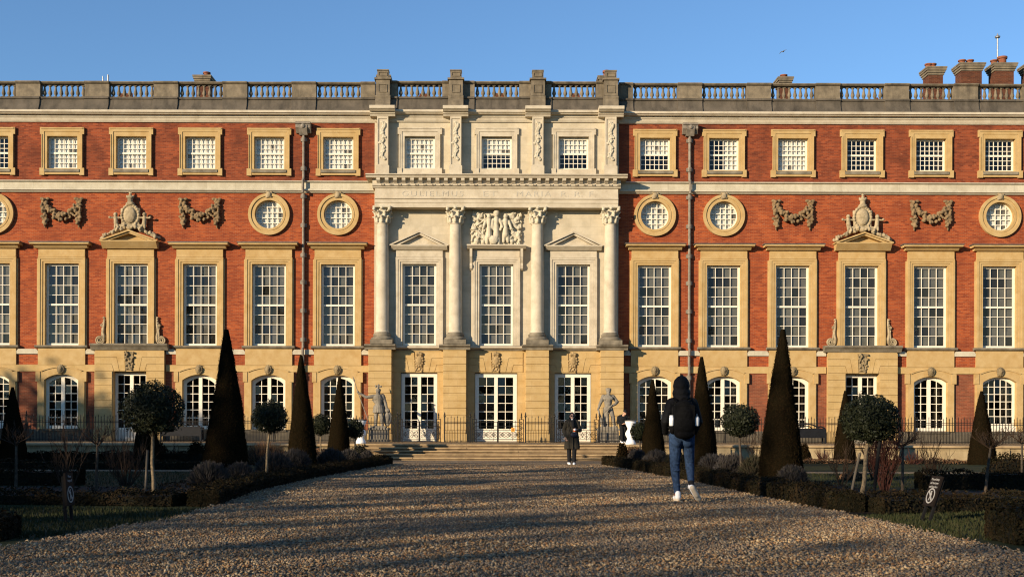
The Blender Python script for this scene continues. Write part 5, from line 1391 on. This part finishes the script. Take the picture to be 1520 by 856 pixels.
mat_ = Matrix.Translation((-1.20, -.12, 2.30)) @ Vector((-.17, .05, .51)).to_track_quat('Z', 'Y').to_matrix().to_4x4(); k = 18
m.v[-18:] = [tuple(mat_ @ Vector(p)) for p in m.v[-18:]]
m.build('spear', 'statue_stone', t, smooth=50)
link('shield', blob([('e', (.44, .02, .50), (.22, .08, .44)), ('e', (.44, -.04, .52), (.12, .07, .26)), ('e', (.44, -.05, .88), (.13, .07, .12))], .02, 1, 'shield'), 'statue_stone', t)

t = thing('hero_statue', 'grey stone statue of a bearded nude man leaning on a club', 'statue', (sx_(903), YS, ZT + hst))
b = [('b', (0, 0, .04), (.46, .32, .05))]
b += chain([(-.02, .02, .10), (-.05, .02, .52), (-.11, .0, .98)], [.075, .10, .135]) + chain([(.30, -.10, .10), (.22, -.16, .54), (.10, -.02, .98)], [.075, .10, .14])
b += [('e', (-.04, -.08, .10), (.075, .16, .06)), ('e', (.33, -.20, .10), (.075, .16, .06)), ('e', (-.05, .08, .36), (.07, .07, .14)), ('e', (.24, -.06, .38), (.07, .07, .14))]
b += chain([(0, 0, .98), (-.02, -.02, 1.20), (-.02, -.02, 1.50)], [.20, .185, .24]) + [('e', (-.14, -.16, 1.50), (.14, .08, .10)), ('e', (.10, -.16, 1.50), (.14, .08, .10)), ('e', (-.02, -.14, 1.24), (.13, .08, .16)), ('e', (0, -.15, .92), (.10, .09, .12))]
b += [('c', (-.03, -.02, 1.55), .105, (.0, -.04, 1.78), .09), ('e', (.0, -.06, 1.85), (.12, .14, .16)), ('e', (.0, -.16, 1.76), (.085, .06, .11)), ('e', (.0, .0, 1.93), (.135, .15, .11)), ('c', (.0, -.18, 1.86), .022, (.0, -.20, 1.82), .03), ('e', (-.045, -.175, 1.88), (.03, .02, .014)), ('e', (.045, -.175, 1.88), (.03, .02, .014))]
for i in range(14): a = i * .45; b.append(('e', (.11 * math.cos(a), .0 + .11 * math.sin(a), 1.95 + .04 * math.sin(i * 2.3)), .045))
b += chain([(-.25, .0, 1.60), (-.40, -.02, 1.28), (-.50, -.10, 1.02)], [.11, .085, .06]) + [('e', (-.53, -.12, .96), (.06, .07, .07))]
for i in range(4): b.append(('c', (-.57 + .025 * i, -.17, .97), .018, (-.57 + .025 * i, -.16, .90), .016))
b += chain([(.22, .0, 1.60), (.44, -.02, 1.33), (.34, -.20, 1.22), (.10, -.30, 1.10)], [.11, .085, .07, .055]) + [('e', (.04, -.32, 1.07), .065)]
b += [('c', (.14, -.33, 1.16), .035, (-.26, -.34, .78), .03)]
b += [('c', (-.16, .10, 1.0), .10, (-.20, .16, .10), .16)]
link('figure', blob(b, .02, 1, 'figure'), 'statue_stone', t)
link('club', blob(chain([(-.53, -.13, 1.0), (-.46, -.16, .7), (-.30, -.20, .09)], [.045, .055, .085]) + [('e', (-.42, -.2, .5), .05), ('e', (-.36, -.24, .3), .06)], .02, 1, 'club'), 'statue_stone', t)

# ================================================================== URNS
def urn(px, label, seed):
    Y = 45.3; t = thing('covered_urn', label, 'urn', (at(px, Y), Y, ZT + .015), seed, 'white covered urns by the steps')
    r_ = random.Random(seed); prof_ = [(.20, 0), (.21, .03), (.185, .10), (.135, .19), (.125, .23), (.17, .30), (.205, .38), (.20, .46), (.15, .54), (.115, .60), (.12, .64), (.16, .72), (.20, .82), (.225, .90), (.215, .915)]
    vs = []; seg = 22
    for r, z in prof_:
        for k in range(seg): a = 2 * PI * k / seg; q = r * (1 + .05 * math.sin(a * 7 + seed) * (1 if .1 < z < .88 else .3) + r_.uniform(-.015, .015)); vs.append((q * math.cos(a), q * math.sin(a), z + r_.uniform(-.004, .004)))
    n = len(prof_); fs = [(i * seg + k, i * seg + (k + 1) % seg, (i + 1) * seg + (k + 1) % seg, (i + 1) * seg + k) for i in range(n - 1) for k in range(seg)] + [tuple(range(seg - 1, -1, -1)), tuple((n - 1) * seg + k for k in range(seg))]
    MB().add(vs, fs).build('cover', 'white_cover', t, smooth=70)
    MB().lathe([(.235, .9155), (.245, .925), (.235, .945), (.1, .96)], (0, 0, 0), 20).build('lid', 'lead', t, smooth=40)
urn(936, 'white covered urn on the terrace edge, right of the steps, beside the man in black', 1)
urn(535.5, 'white covered urn on the terrace edge, left of the steps, behind a small round tree', 2)

# ================================================================== BENCHES
def bench(px, label):
    Y = 54.3; t = thing('garden_bench', label, 'bench', (at(px, Y), Y, ZT), 0, 'dark benches on the terrace')
    w_ = 1.95 / 2
    m = MB(); m.box(-w_ + .06, w_ - .06, -.02, .03, .27, .72); m.build('backrest', 'bench_paint', t)
    m = MB(); crest = [(-w_ + .06, 0, .73), (-w_ + .25, 0, .80), (-.55, 0, .79), (-.3, 0, .90), (0, 0, .93), (.3, 0, .90), (.55, 0, .79), (w_ - .25, 0, .80), (w_ - .06, 0, .73)]
    m.tube(crest, .035, 7); m.tube([(-.3, 0, .73), (-.15, 0, .82), (0, 0, .84), (.15, 0, .82), (.3, 0, .73)], .025, 6)
    for x in (-.62, .62): m.tube(curl(x, .76, .05, 1.2, 0, 1), .016, 5)
    m.build('crest', 'bench_paint', t, smooth=50)
    m = MB(); m.box(-w_ + .03, w_ - .03, .035, .50, .40, .44); m.build('seat', 'bench_paint', t)
    for x in (-w_, w_ - .07):
        for y in (-.03, .44): MB().box(x, x + .07, y, y + .07, 0, .6395).build('leg', 'bench_paint', t)
        m = MB(); xx = x + .035; m.tube([(xx, -.05, .66), (xx, .2, .67), (xx, .48, .66), (xx, .56, .62), (xx, .55, .57)], .034, 7); m.build('armrest', 'bench_paint', t, smooth=50)
bench(1196, 'dark painted bench with arched back on the terrace, right of the tallest right cone')
bench(268, 'dark painted bench with arched back on the terrace, behind the large left holly')

# ================================================================== SIGNS
def sign(x, y, yaw, lean, lines, label, w_=.25, h=.37, leg=.18, roll=0):
    t = thing('lawn_sign', label, 'sign', (x, y, 0)); t.rotation_euler = Euler((lean, roll, yaw), 'XYZ')
    m = MB(); m.box(-w_ / 2, w_ / 2, -.012, .012, leg, leg + h); m.build('panel', 'sign_panel', t)
    for e in (-1, 1): m = MB(); m.box(e * (w_ / 2 - .03) - .017, e * (w_ / 2 - .03) + .017, .013, .04, -.1, leg + h * .9); m.build('leg', 'black_stake', t)
    for i, s_ in enumerate(lines): text('lettering', s_, .040, 'sign_white', t, (0, -.0145, leg + h - .055 - i * .046), (R(90), 0, 0), .0012)
    m = MB(); zc = leg + .125; n = 28; c_ = lambda r: [(r * math.cos(2 * PI * i / n), zc + r * math.sin(2 * PI * i / n)) for i in range(n)]
    m.strip(c_(.078), c_(.095), -.0155, -.012, True)
    m.prism([(-.066, zc + .052), (-.052, zc + .066), (.066, zc - .052), (.052, zc - .066)], -.0160, -.012)
    m.prism([(-.012, zc - .01), (.016, zc - .01), (.02, zc + .03), (.0, zc + .036), (-.016, zc + .028)], -.0152, -.012)
    m.prism([(-.03, zc - .058), (-.018, zc - .058), (.006, zc - .011), (-.010, zc - .011)], -.0152, -.012); m.prism([(.022, zc - .056), (.034, zc - .054), (.014, zc - .011), (.0, zc - .0112)], -.0151, -.012)
    m.lathe([(.013, 0), (.013, .003)], (0, 0, 0), 12); m.v[-24:] = [(a, -.0122 - c, zc + .050 + b) for a, b, c in m.v[-24:]]
    m.build('symbol', 'sign_white', t)
x, y = G(106, 773); sign(x, y, R(91), R(-4), ['Please', 'keep off'], 'upright black lawn sign with a crossed out walking figure, left of the path')
x, y = G(1371, 772); sign(x, y, R(-84), R(-19), ['Please keep', 'off the lawn', 'and borders'], 'black lawn sign tilted to the right with a crossed out walking figure', roll=0)

# ================================================================== PEOPLE
def hand(w_, d, up, side, s=1.0, curl_=.5):
    """palm at the wrist w_, pointing along d, five fingers curled towards `up`"""
    w_ = Vector(w_); d = Vector(d).normalized(); side = Vector(side).normalized(); up = Vector(up).normalized(); o = []
    p1 = w_ + d * .085 * s
    for k in (-.025, 0, .025): o.append(('c', tuple(w_ + side * k * .7 * s), .016 * s, tuple(p1 + side * k * s), .014 * s))
    for k, L in ((-.033, .062), (-.011, .074), (.011, .078), (.033, .068)):
        a = p1 + side * k * s; b_ = a + (d * math.cos(curl_ * .6) + up * math.sin(curl_ * .6)) * L * .5 * s; c = b_ + (d * math.cos(curl_ * 1.8) + up * math.sin(curl_ * 1.8)) * L * .5 * s
        o += [('c', tuple(a), .0095 * s, tuple(b_), .009 * s), ('c', tuple(b_), .009 * s, tuple(c), .0075 * s)]
    a = w_ + d * .025 * s + side * .032 * s; b_ = a + (d * .6 + side * .55 + up * .3).normalized() * .042 * s; c = b_ + (d * .7 + up * .6).normalized() * .034 * s
    o += [('c', tuple(a), .013 * s, tuple(b_), .011 * s), ('c', tuple(b_), .011 * s, tuple(c), .009 * s)]
    return o
def head(c, s=1.0, yaw=0, pitch=0):
    """head facing -y; returns prims"""
    M = Matrix.Translation(c) @ Euler((pitch, 0, yaw)).to_matrix().to_4x4() @ Matrix.Scale(s, 4)
    T = lambda p: tuple(M @ Vector(p)); e = (pitch, 0, yaw)
    o = [('e', T((0, .01, .02)), (.076 * s, .096 * s, .098 * s), e), ('e', T((0, -.025, -.045)), (.058 * s, .065 * s, .075 * s), e), ('e', T((0, -.055, -.09)), (.03 * s, .028 * s, .024 * s), e),
         ('c', T((0, -.088, .012)), .011 * s, T((0, -.106, -.03)), .016 * s), ('e', T((0, -.082, -.064)), (.024 * s, .012 * s, .008 * s), e), ('e', T((0, -.080, -.075)), (.021 * s, .012 * s, .008 * s), e)]
    for k in (-1, 1): o += [('e', T((k * .076, .01, -.01)), (.012 * s, .022 * s, .032 * s), e), ('e', T((k * .032, -.076, .024)), (.022 * s, .014 * s, .009 * s), e)]
    return o, T

# --- woman walking down from the steps, facing the camera
gxw, gyw = G(849, 690.3)
t = thing('person', 'woman in a long dark olive coat walking towards the camera, holding a red drink', 'person', (gxw, gyw, .012))
hd_, T = head((0, -.02, 1.575), .96, .05)
b = hd_ + chain([(0, 0, 1.48), (0, .0, 1.38), (0, .0, 1.18), (0, 0, .95)], [.052, .10, .11, .125])
b += chain([(-.15, 0, 1.37), (-.235, .04, 1.12), (-.19, -.06, .93)], [.05, .042, .034]) + chain([(.15, 0, 1.37), (.235, .02, 1.13), (.14, -.20, 1.13)], [.05, .042, .03])
b += hand((-.185, -.07, .92), (0.1, -.2, -1), (0, -1, 0), (-1, 0, 0), 1, .5) + hand((.135, -.215, 1.13), (-.75, -.3, .05), (0, -1, .0), (0, 0, 1), 1, 1.0)
b += chain([(-.08, 0, .92), (-.09, .03, .50), (-.085, .06, .10)], [.085, .055, .035]) + chain([(.08, 0, .92), (.075, -.07, .50), (.06, -.08, .08)], [.085, .055, .035])
link('body', blob(b, .0085, 1, 'body'), 'skin', t)
coat = chain([(-.14, .0, 1.40), (.14, 0, 1.40)], [.072, .072]) + [('e', (0, .0, 1.30), (.20, .13, .16)), ('e', (0, 0, 1.10), (.185, .135, .22))]
coat += chain([(-.08, 0, 1.0), (-.11, .0, .72), (-.12, .0, .56)], [.135, .135, .14]) + chain([(.08, 0, 1.0), (.11, -.01, .72), (.125, -.01, .56)], [.135, .135, .14]) + chain([(0, .0, 1.0), (0, .02, .56)], [.15, .15])
coat += chain([(-.17, 0, 1.37), (-.26, .05, 1.12), (-.205, -.06, .945)], [.078, .068, .058]) + chain([(.17, 0, 1.37), (.265, .02, 1.12), (.17, -.19, 1.125)], [.078, .068, .055])
coat += [('b', (.02, -.150, .85), (.012, .02, .34)), ('e', (-.16, -.11, .92), (.06, .03, .05)), ('e', (0, .06, 1.46), (.13, .08, .07))]
me = blob(coat, .014, 2, 'coat')
bm = bmesh.new(); bm.from_mesh(me); bmesh.ops.bisect_plane(bm, geom=bm.verts[:] + bm.edges[:] + bm.faces[:], plane_co=(0, 0, .52), plane_no=(0, 0, 1), clear_inner=True); bm.to_mesh(me); bm.free()
link('coat', me, 'olive_cloth', t)
link('scarf', blob([('e', (0, -.03, 1.455), (.098, .092, .05)), ('e', (.02, -.06, 1.425), (.095, .075, .05)), ('c', (.02, -.12, 1.40), .05, (.03, -.145, 1.24), .05)], .014, 2, 'scarf'), 'black_cloth', t)
link('shirt_collar', blob([('e', (0, -.105, 1.468), (.032, .02, .03))], .01, 1, 'shirt_collar'), 'cup_white', t)
link('trousers', blob(chain([(-.08, 0, .92), (-.09, .03, .50), (-.085, .06, .11)], [.10, .078, .058]) + chain([(.08, 0, .92), (.075, -.07, .50), (.06, -.08, .09)], [.10, .078, .058]), .014, 2, 'trousers'), 'black_cloth', t)
def shoe(parent, x, y, z, yaw=0, pitch=0, s=1.0, m='white_shoe', toe=None, under=None):
    M = Matrix.Translation((x, y, z)) @ Euler((pitch, 0, yaw)).to_matrix().to_4x4()
    if toe:                                                      # toe direction and the way the sole faces
        b_ = -Vector(toe).normalized(); c_ = -Vector(under); c_ = (c_ - b_ * c_.dot(b_)).normalized(); a_ = b_.cross(c_)
        M = Matrix.Translation((x, y, z)) @ Matrix((a_, b_, c_)).transposed().to_4x4()
    T = lambda p: tuple(M @ (Vector(p) * s)); e = tuple(M.to_euler())
    o = link('shoe', blob([('c', T((0, .05, .055)), .046 * s, T((0, -.08, .045)), .044 * s), ('e', T((0, -.13, .038)), (.044 * s, .06 * s, .034 * s), e), ('c', T((0, .05, .06)), .045 * s, T((0, .045, .11)), .043 * s)], .008, 2, 'shoe'), m, parent)
    link('sole', blob([('c', T((0, .055, .012)), .040 * s, T((0, -.08, .012)), .043 * s), ('e', T((0, -.12, .012)), (.046 * s, .07 * s, .02 * s), e), ('b', T((0, -.03, .012)), (.036 * s, .09 * s, .010 * s), e)], .009, 1, 'sole'), 'sole' if m == 'white_shoe' else m, o)
shoe(t, -.09, .03, .0, .12); shoe(t, .065, -.10, .0, -.08)
hr = [('e', T((0, .03, .045)), (.083, .098, .092)), ('e', T((0, .085, .0)), (.07, .05, .09)), ('e', T((0, .11, .03)), (.045, .045, .045))]
for k in (-1, 1): hr.append(('c', T((k * .072, .0, .05)), .018, T((k * .075, .03, -.05)), .018))
link('hair', blob(hr, .009, 2, 'hair'), 'hair_dark', t)
m = MB()
for k in (-1, 1):
    cx = k * .034; m.tube([T((cx + .027 * math.cos(a), -.098, .012 + .021 * math.sin(a))) for a in np.linspace(0, 2 * PI, 13)], .005, 5); m.tube([T((k * .06, -.094, .016)), T((k * .078, .0, .015))], .004, 5)
    link('eye', blob([('e', T((k * .032, -.083, .012)), (.014, .008, .008))], .005, 0, 'eye'), 'hair_dark', t)
m.tube([T((-.009, -.1, .014)), T((.009, -.1, .014))], .004, 5); m.build('glasses', 'black_stake', t)
c = thing('drink_cup', 'small white cup with a red drink in the hand of the woman', 'cup', (gxw + .065, gyw - .27, 1.075))
m = MB(); m.lathe([(.034, 0), (.036, .005), (.044, .06)], (0, 0, 0), 14); m.build('cup', 'cup_white', c, smooth=40)
m = MB(); m.lathe([(.0445, .0605), (.047, .062), (.046, .10), (.035, .108)], (0, 0, 0), 14); m.build('lid', 'cup_white', c, smooth=40)
m = MB(); m.lathe([(.0395, .012), (.0455, .052)], (0, -.001, 0), 14); m.build('band', 'red_drink', c, smooth=40)
c = thing('crossbody_bag', 'small navy leather bag on a strap across the coat of the woman', 'bag', (gxw + .05, gyw - .18, .93))
link('bag_body', blob([('e', (0, 0, .05), (.115, .055, .09)), ('b', (0, 0, .07), (.09, .04, .05))], .012, 2, 'bag_body'), 'navy_leather', c)
MB().tube([(-.10, .0, .10), (-.15, .0, .22), (-.17, .05, .36), (-.13, .12, .50)], .011, 5).build('strap', 'black_stake', c)

# --- man in black beside the urn, looking down at his hands
xm_, ym_ = at(924.5, 52.5), 52.5
t = thing('person', 'man in black with dark cap by the white urn, looking at his hands', 'person', (xm_, ym_, ZT + .005), R(8)); t.scale = (1.17, 1.17, 1.17)
hd_, T = head((.06, -.10, 1.20), .86, .25, R(28))
S = .80
b = hd_ + chain([(.03, -.03, 1.12), (.0, .0, 1.02), (0, .0, .88), (0, .02, .72)], [.05, .085, .09, .095])
b += chain([(-.13, 0, 1.03), (-.17, .02, .83), (-.08, -.18, .74)], [.04, .036, .028]) + chain([(.13, 0, 1.03), (.19, .0, .83), (.13, -.18, .71)], [.04, .036, .028])
b += hand((-.075, -.19, .74), (.8, -.5, .05), (0, 0, 1), (0, -1, .3), .95, .9) + hand((.14, -.19, .705), (.75, -.55, 0), (0, 0, 1), (0, -1, .3), .95, .7)
b += chain([(-.06, .02, .70), (-.04, -.03, .38), (-.03, .0, .08)], [.07, .048, .032]) + chain([(.06, .02, .70), (.10, .02, .38), (.04, .05, .08)], [.07, .048, .032])
link('body', blob(b, .0085, 1, 'body'), 'skin', t)
jk = chain([(-.12, 0, 1.05), (.12, 0, 1.05)], [.06, .06]) + [('e', (0, .0, .95), (.19, .12, .15)), ('e', (0, 0, .78), (.165, .12, .16)), ('e', (.02, .02, 1.10), (.09, .07, .05))]
jk += chain([(-.15, 0, 1.02), (-.20, .03, .82), (-.10, -.165, .74)], [.066, .06, .046]) + chain([(.15, 0, 1.02), (.215, .0, .82), (.145, -.165, .715)], [.066, .06, .046])
link('jacket', blob(jk, .013, 2, 'jacket'), 'black_cloth', t)
link('trousers', blob(chain([(-.06, .02, .72), (-.04, -.03, .38), (-.03, .0, .09)], [.092, .07, .052]) + chain([(.06, .02, .72), (.10, .02, .38), (.04, .05, .09)], [.092, .07, .052]) + [('e', (0, .02, .70), (.13, .10, .10))], .013, 2, 'trousers'), 'black_cloth', t)
shoe(t, -.035, -.02, 0, .5, 0, .85); shoe(t, .045, .04, 0, -.1, 0, .85)
link('cap', blob([('e', T((0, .02, .055)), (.078, .092, .062), (R(28), 0, .25)), ('e', T((0, -.09, .05)), (.055, .06, .012), (R(28), 0, .25))], .009, 2, 'cap'), 'black_cloth', t)
for k in (-1, 1): link('eye', blob([('e', T((k * .03, -.085, .012)), (.011, .008, .007))], .004, 0, 'eye'), 'hair_dark', t)

# --- walker seen from behind: hood up, backpack, jeans, heel of the right foot lifted
gxb, gyb = G(1009, 744.5)
t = thing('person', 'walker seen from behind in hooded black jacket, blue jeans and white trainers', 'person', (gxb + .03, gyb, .02))
hd_, T = head((0, .06, 1.66), 1.0, PI)
b = hd_ + chain([(0, .02, 1.54), (0, .0, 1.43), (0, .0, 1.20), (0, 0, .98)], [.055, .11, .12, .13])
b += chain([(-.17, 0, 1.42), (-.235, .0, 1.16), (-.20, .20, 1.02)], [.052, .045, .035]) + chain([(.17, 0, 1.42), (.245, .0, 1.16), (.21, .20, 1.02)], [.052, .045, .035])
b += hand((-.20, .21, 1.01), (.3, .9, -.1), (1, 0, 0), (0, 0, 1), 1, .6) + hand((.21, .21, 1.01), (-.3, .9, -.1), (-1, 0, 0), (0, 0, 1), 1, .6)
b += chain([(-.09, 0, .95), (-.098, .02, .50), (-.07, -.02, .10)], [.08, .045, .034]) + chain([(.09, 0, .95), (.127, .06, .55), (.112, -.17, .27)], [.08, .045, .034])
link('body', blob(b, .0095, 1, 'body'), 'skin', t)
jk = chain([(-.15, 0, 1.45), (.15, 0, 1.45)], [.085, .085]) + [('e', (0, .02, 1.34), (.22, .14, .18)), ('e', (0, .02, 1.12), (.20, .145, .2)), ('e', (0, .02, 1.0), (.185, .135, .09))]
for sg in (-1, 1):                                               # padded sleeves, stitched into rolls
    P0, P1, P2 = Vector((sg * .175, 0, 1.43)), Vector((sg * .245, -.01, 1.17)), Vector((sg * .215, .19, 1.02))
    for i in range(7): q = P0.lerp(P1, i / 6); jk.append(('e', tuple(q), (.076 - .001 * i, .082, .043)))
    for i in range(5): q = P1.lerp(P2, i / 4); jk.append(('e', tuple(q), .066 - .003 * i))
    jk += chain([tuple(P0), tuple(P1), tuple(P2)], [.07, .062, .05])
for i in range(5): jk.append(('e', (0, .03, 1.0 + i * .085), (.205 + .012 * (i > 2), .15, .052)))
link('jacket', blob(jk, .0125, 1, 'jacket'), 'jacket_black', t)
hoodp = [('e', (0, .05, 1.705), (.128, .15, .165)), ('e', (0, .04, 1.60), (.140, .145, .12)), ('e', (0, .01, 1.52), (.135, .12, .075))]
link('hood', blob(hoodp, .0125, 2, 'hood'), 'jacket_black', t)
jn = chain([(-.09, 0, .96), (-.10, .02, .50), (-.070, -.02, .115)], [.108, .070, .048]) + chain([(.09, 0, .96), (.128, .06, .55), (.114, -.15, .295)], [.108, .070, .050]) + [('e', (0, .0, .94), (.17, .13, .11)), ('e', (-.08, -.05, .88), (.09, .09, .10)), ('e', (.08, -.05, .88), (.09, .09, .10))]
for (lx, ly, z) in ((-.09, .0, .55), (-.085, -.01, .45), (-.07, -.02, .17), (-.068, -.02, .23), (.125, .04, .58), (.12, -.01, .48), (.114, -.13, .33)): jn.append(('e', (lx, ly, z), (.071 if z > .4 else .053, .070 if z > .4 else .052, .020)))
link('jeans', blob(jn, .0115, 1, 'jeans'), 'denim', t)
for q in (((-.068, -.02, .115), (-.066, -.02, .07)), ((.113, -.155, .290), (.118, -.185, .245))): link('sock', blob([('c', q[0], .046, q[1], .044)], .009, 1, 'sock'), 'black_cloth', t); 
link('sock_band', blob([('c', (-.066, -.02, .098), .0495, (-.066, -.02, .106), .0495)], .007, 0, 'sock_band'), 'red_sock', t)
shoe(t, -.066, -.015, 0, PI + .05, 0, 1.0)
shoe(t, .150, -.245, .155, 0, 0, 1.0, toe=(.48, .30, -.82), under=(.22, -.93, -.25))
bp = thing('backpack', 'black backpack with side pockets on the back of the hooded walker', 'backpack', (gxb + .03, gyb - .15, .98))
pk = [('b', (0, -.05, .24), (.15, .075, .22)), ('e', (0, -.06, .44), (.13, .085, .10)), ('e', (0, -.10, .16), (.165, .085, .15)), ('e', (0, -.08, .02), (.15, .09, .07)), ('e', (0, -.12, .30), (.12, .05, .14))]
link('pack', blob(pk, .0125, 3, 'pack'), 'pack_black', bp)
for e in (-1, 1):
    MB().tube([(e * .09, -.02, .50), (e * .125, .10, .56), (e * .13, .28, .42)], .020, 6).build('strap', 'pack_black', bp, smooth=50)
    link('side_pocket', blob([('e', (e * .165, -.03, .12), (.055, .07, .10))], .0125, 2, 'side_pocket'), 'pack_black', bp)
MB().tube([(-.04, -.04, .53), (0, -.04, .57), (.04, -.04, .53)], .010, 6).build('handle', 'pack_black', bp)
for e, lb in ((-1, 'white bottle in the left side pocket of the black backpack'), (1, 'white flask with a spout in the right side pocket of the black backpack')):
    bo = thing('water_bottle', lb, 'bottle', (gxb + .03 + e * .185, gyb - .215, 1.13))
    MB().lathe([(.030, 0), (.036, .01), (.036, .115), (.030, .13)], (0, 0, 0), 14).build('flask', 'bottle_white', bo, smooth=45)
    if e > 0: MB().lathe([(.024, .131), (.024, .15), (.010, .155), (.010, .175)], (0, 0, 0), 12).build('cap', 'grey_metal', bo, smooth=45)
    else: MB().lathe([(.0305, .1305), (.031, .15), (.026, .155)], (0, 0, 0), 12).build('cap', 'bottle_white', bo, smooth=45)

# a bird high over the roof
kb = 80.0 / F; Y = 80.0
t = link('bird', blob(chain([(-.07, 0, 0), (.04, 0, .01), (.09, 0, .02)], [.02, .04, .024]) + chain([(0, 0, .01), (-.06, .12, .05), (-.18, .26, -.06)], [.034, .026, .012]) + chain([(.01, 0, .01), (.08, -.12, .06), (.21, -.25, .07)], [.034, .026, .012]), .014, 1, 'bird'), 'gull', None, ((1160 - PX) * kb, Y, 1 + (PY - 76) * kb))
tag(t, 'small dark bird flying high in the blue sky above the right roof', 'bird')
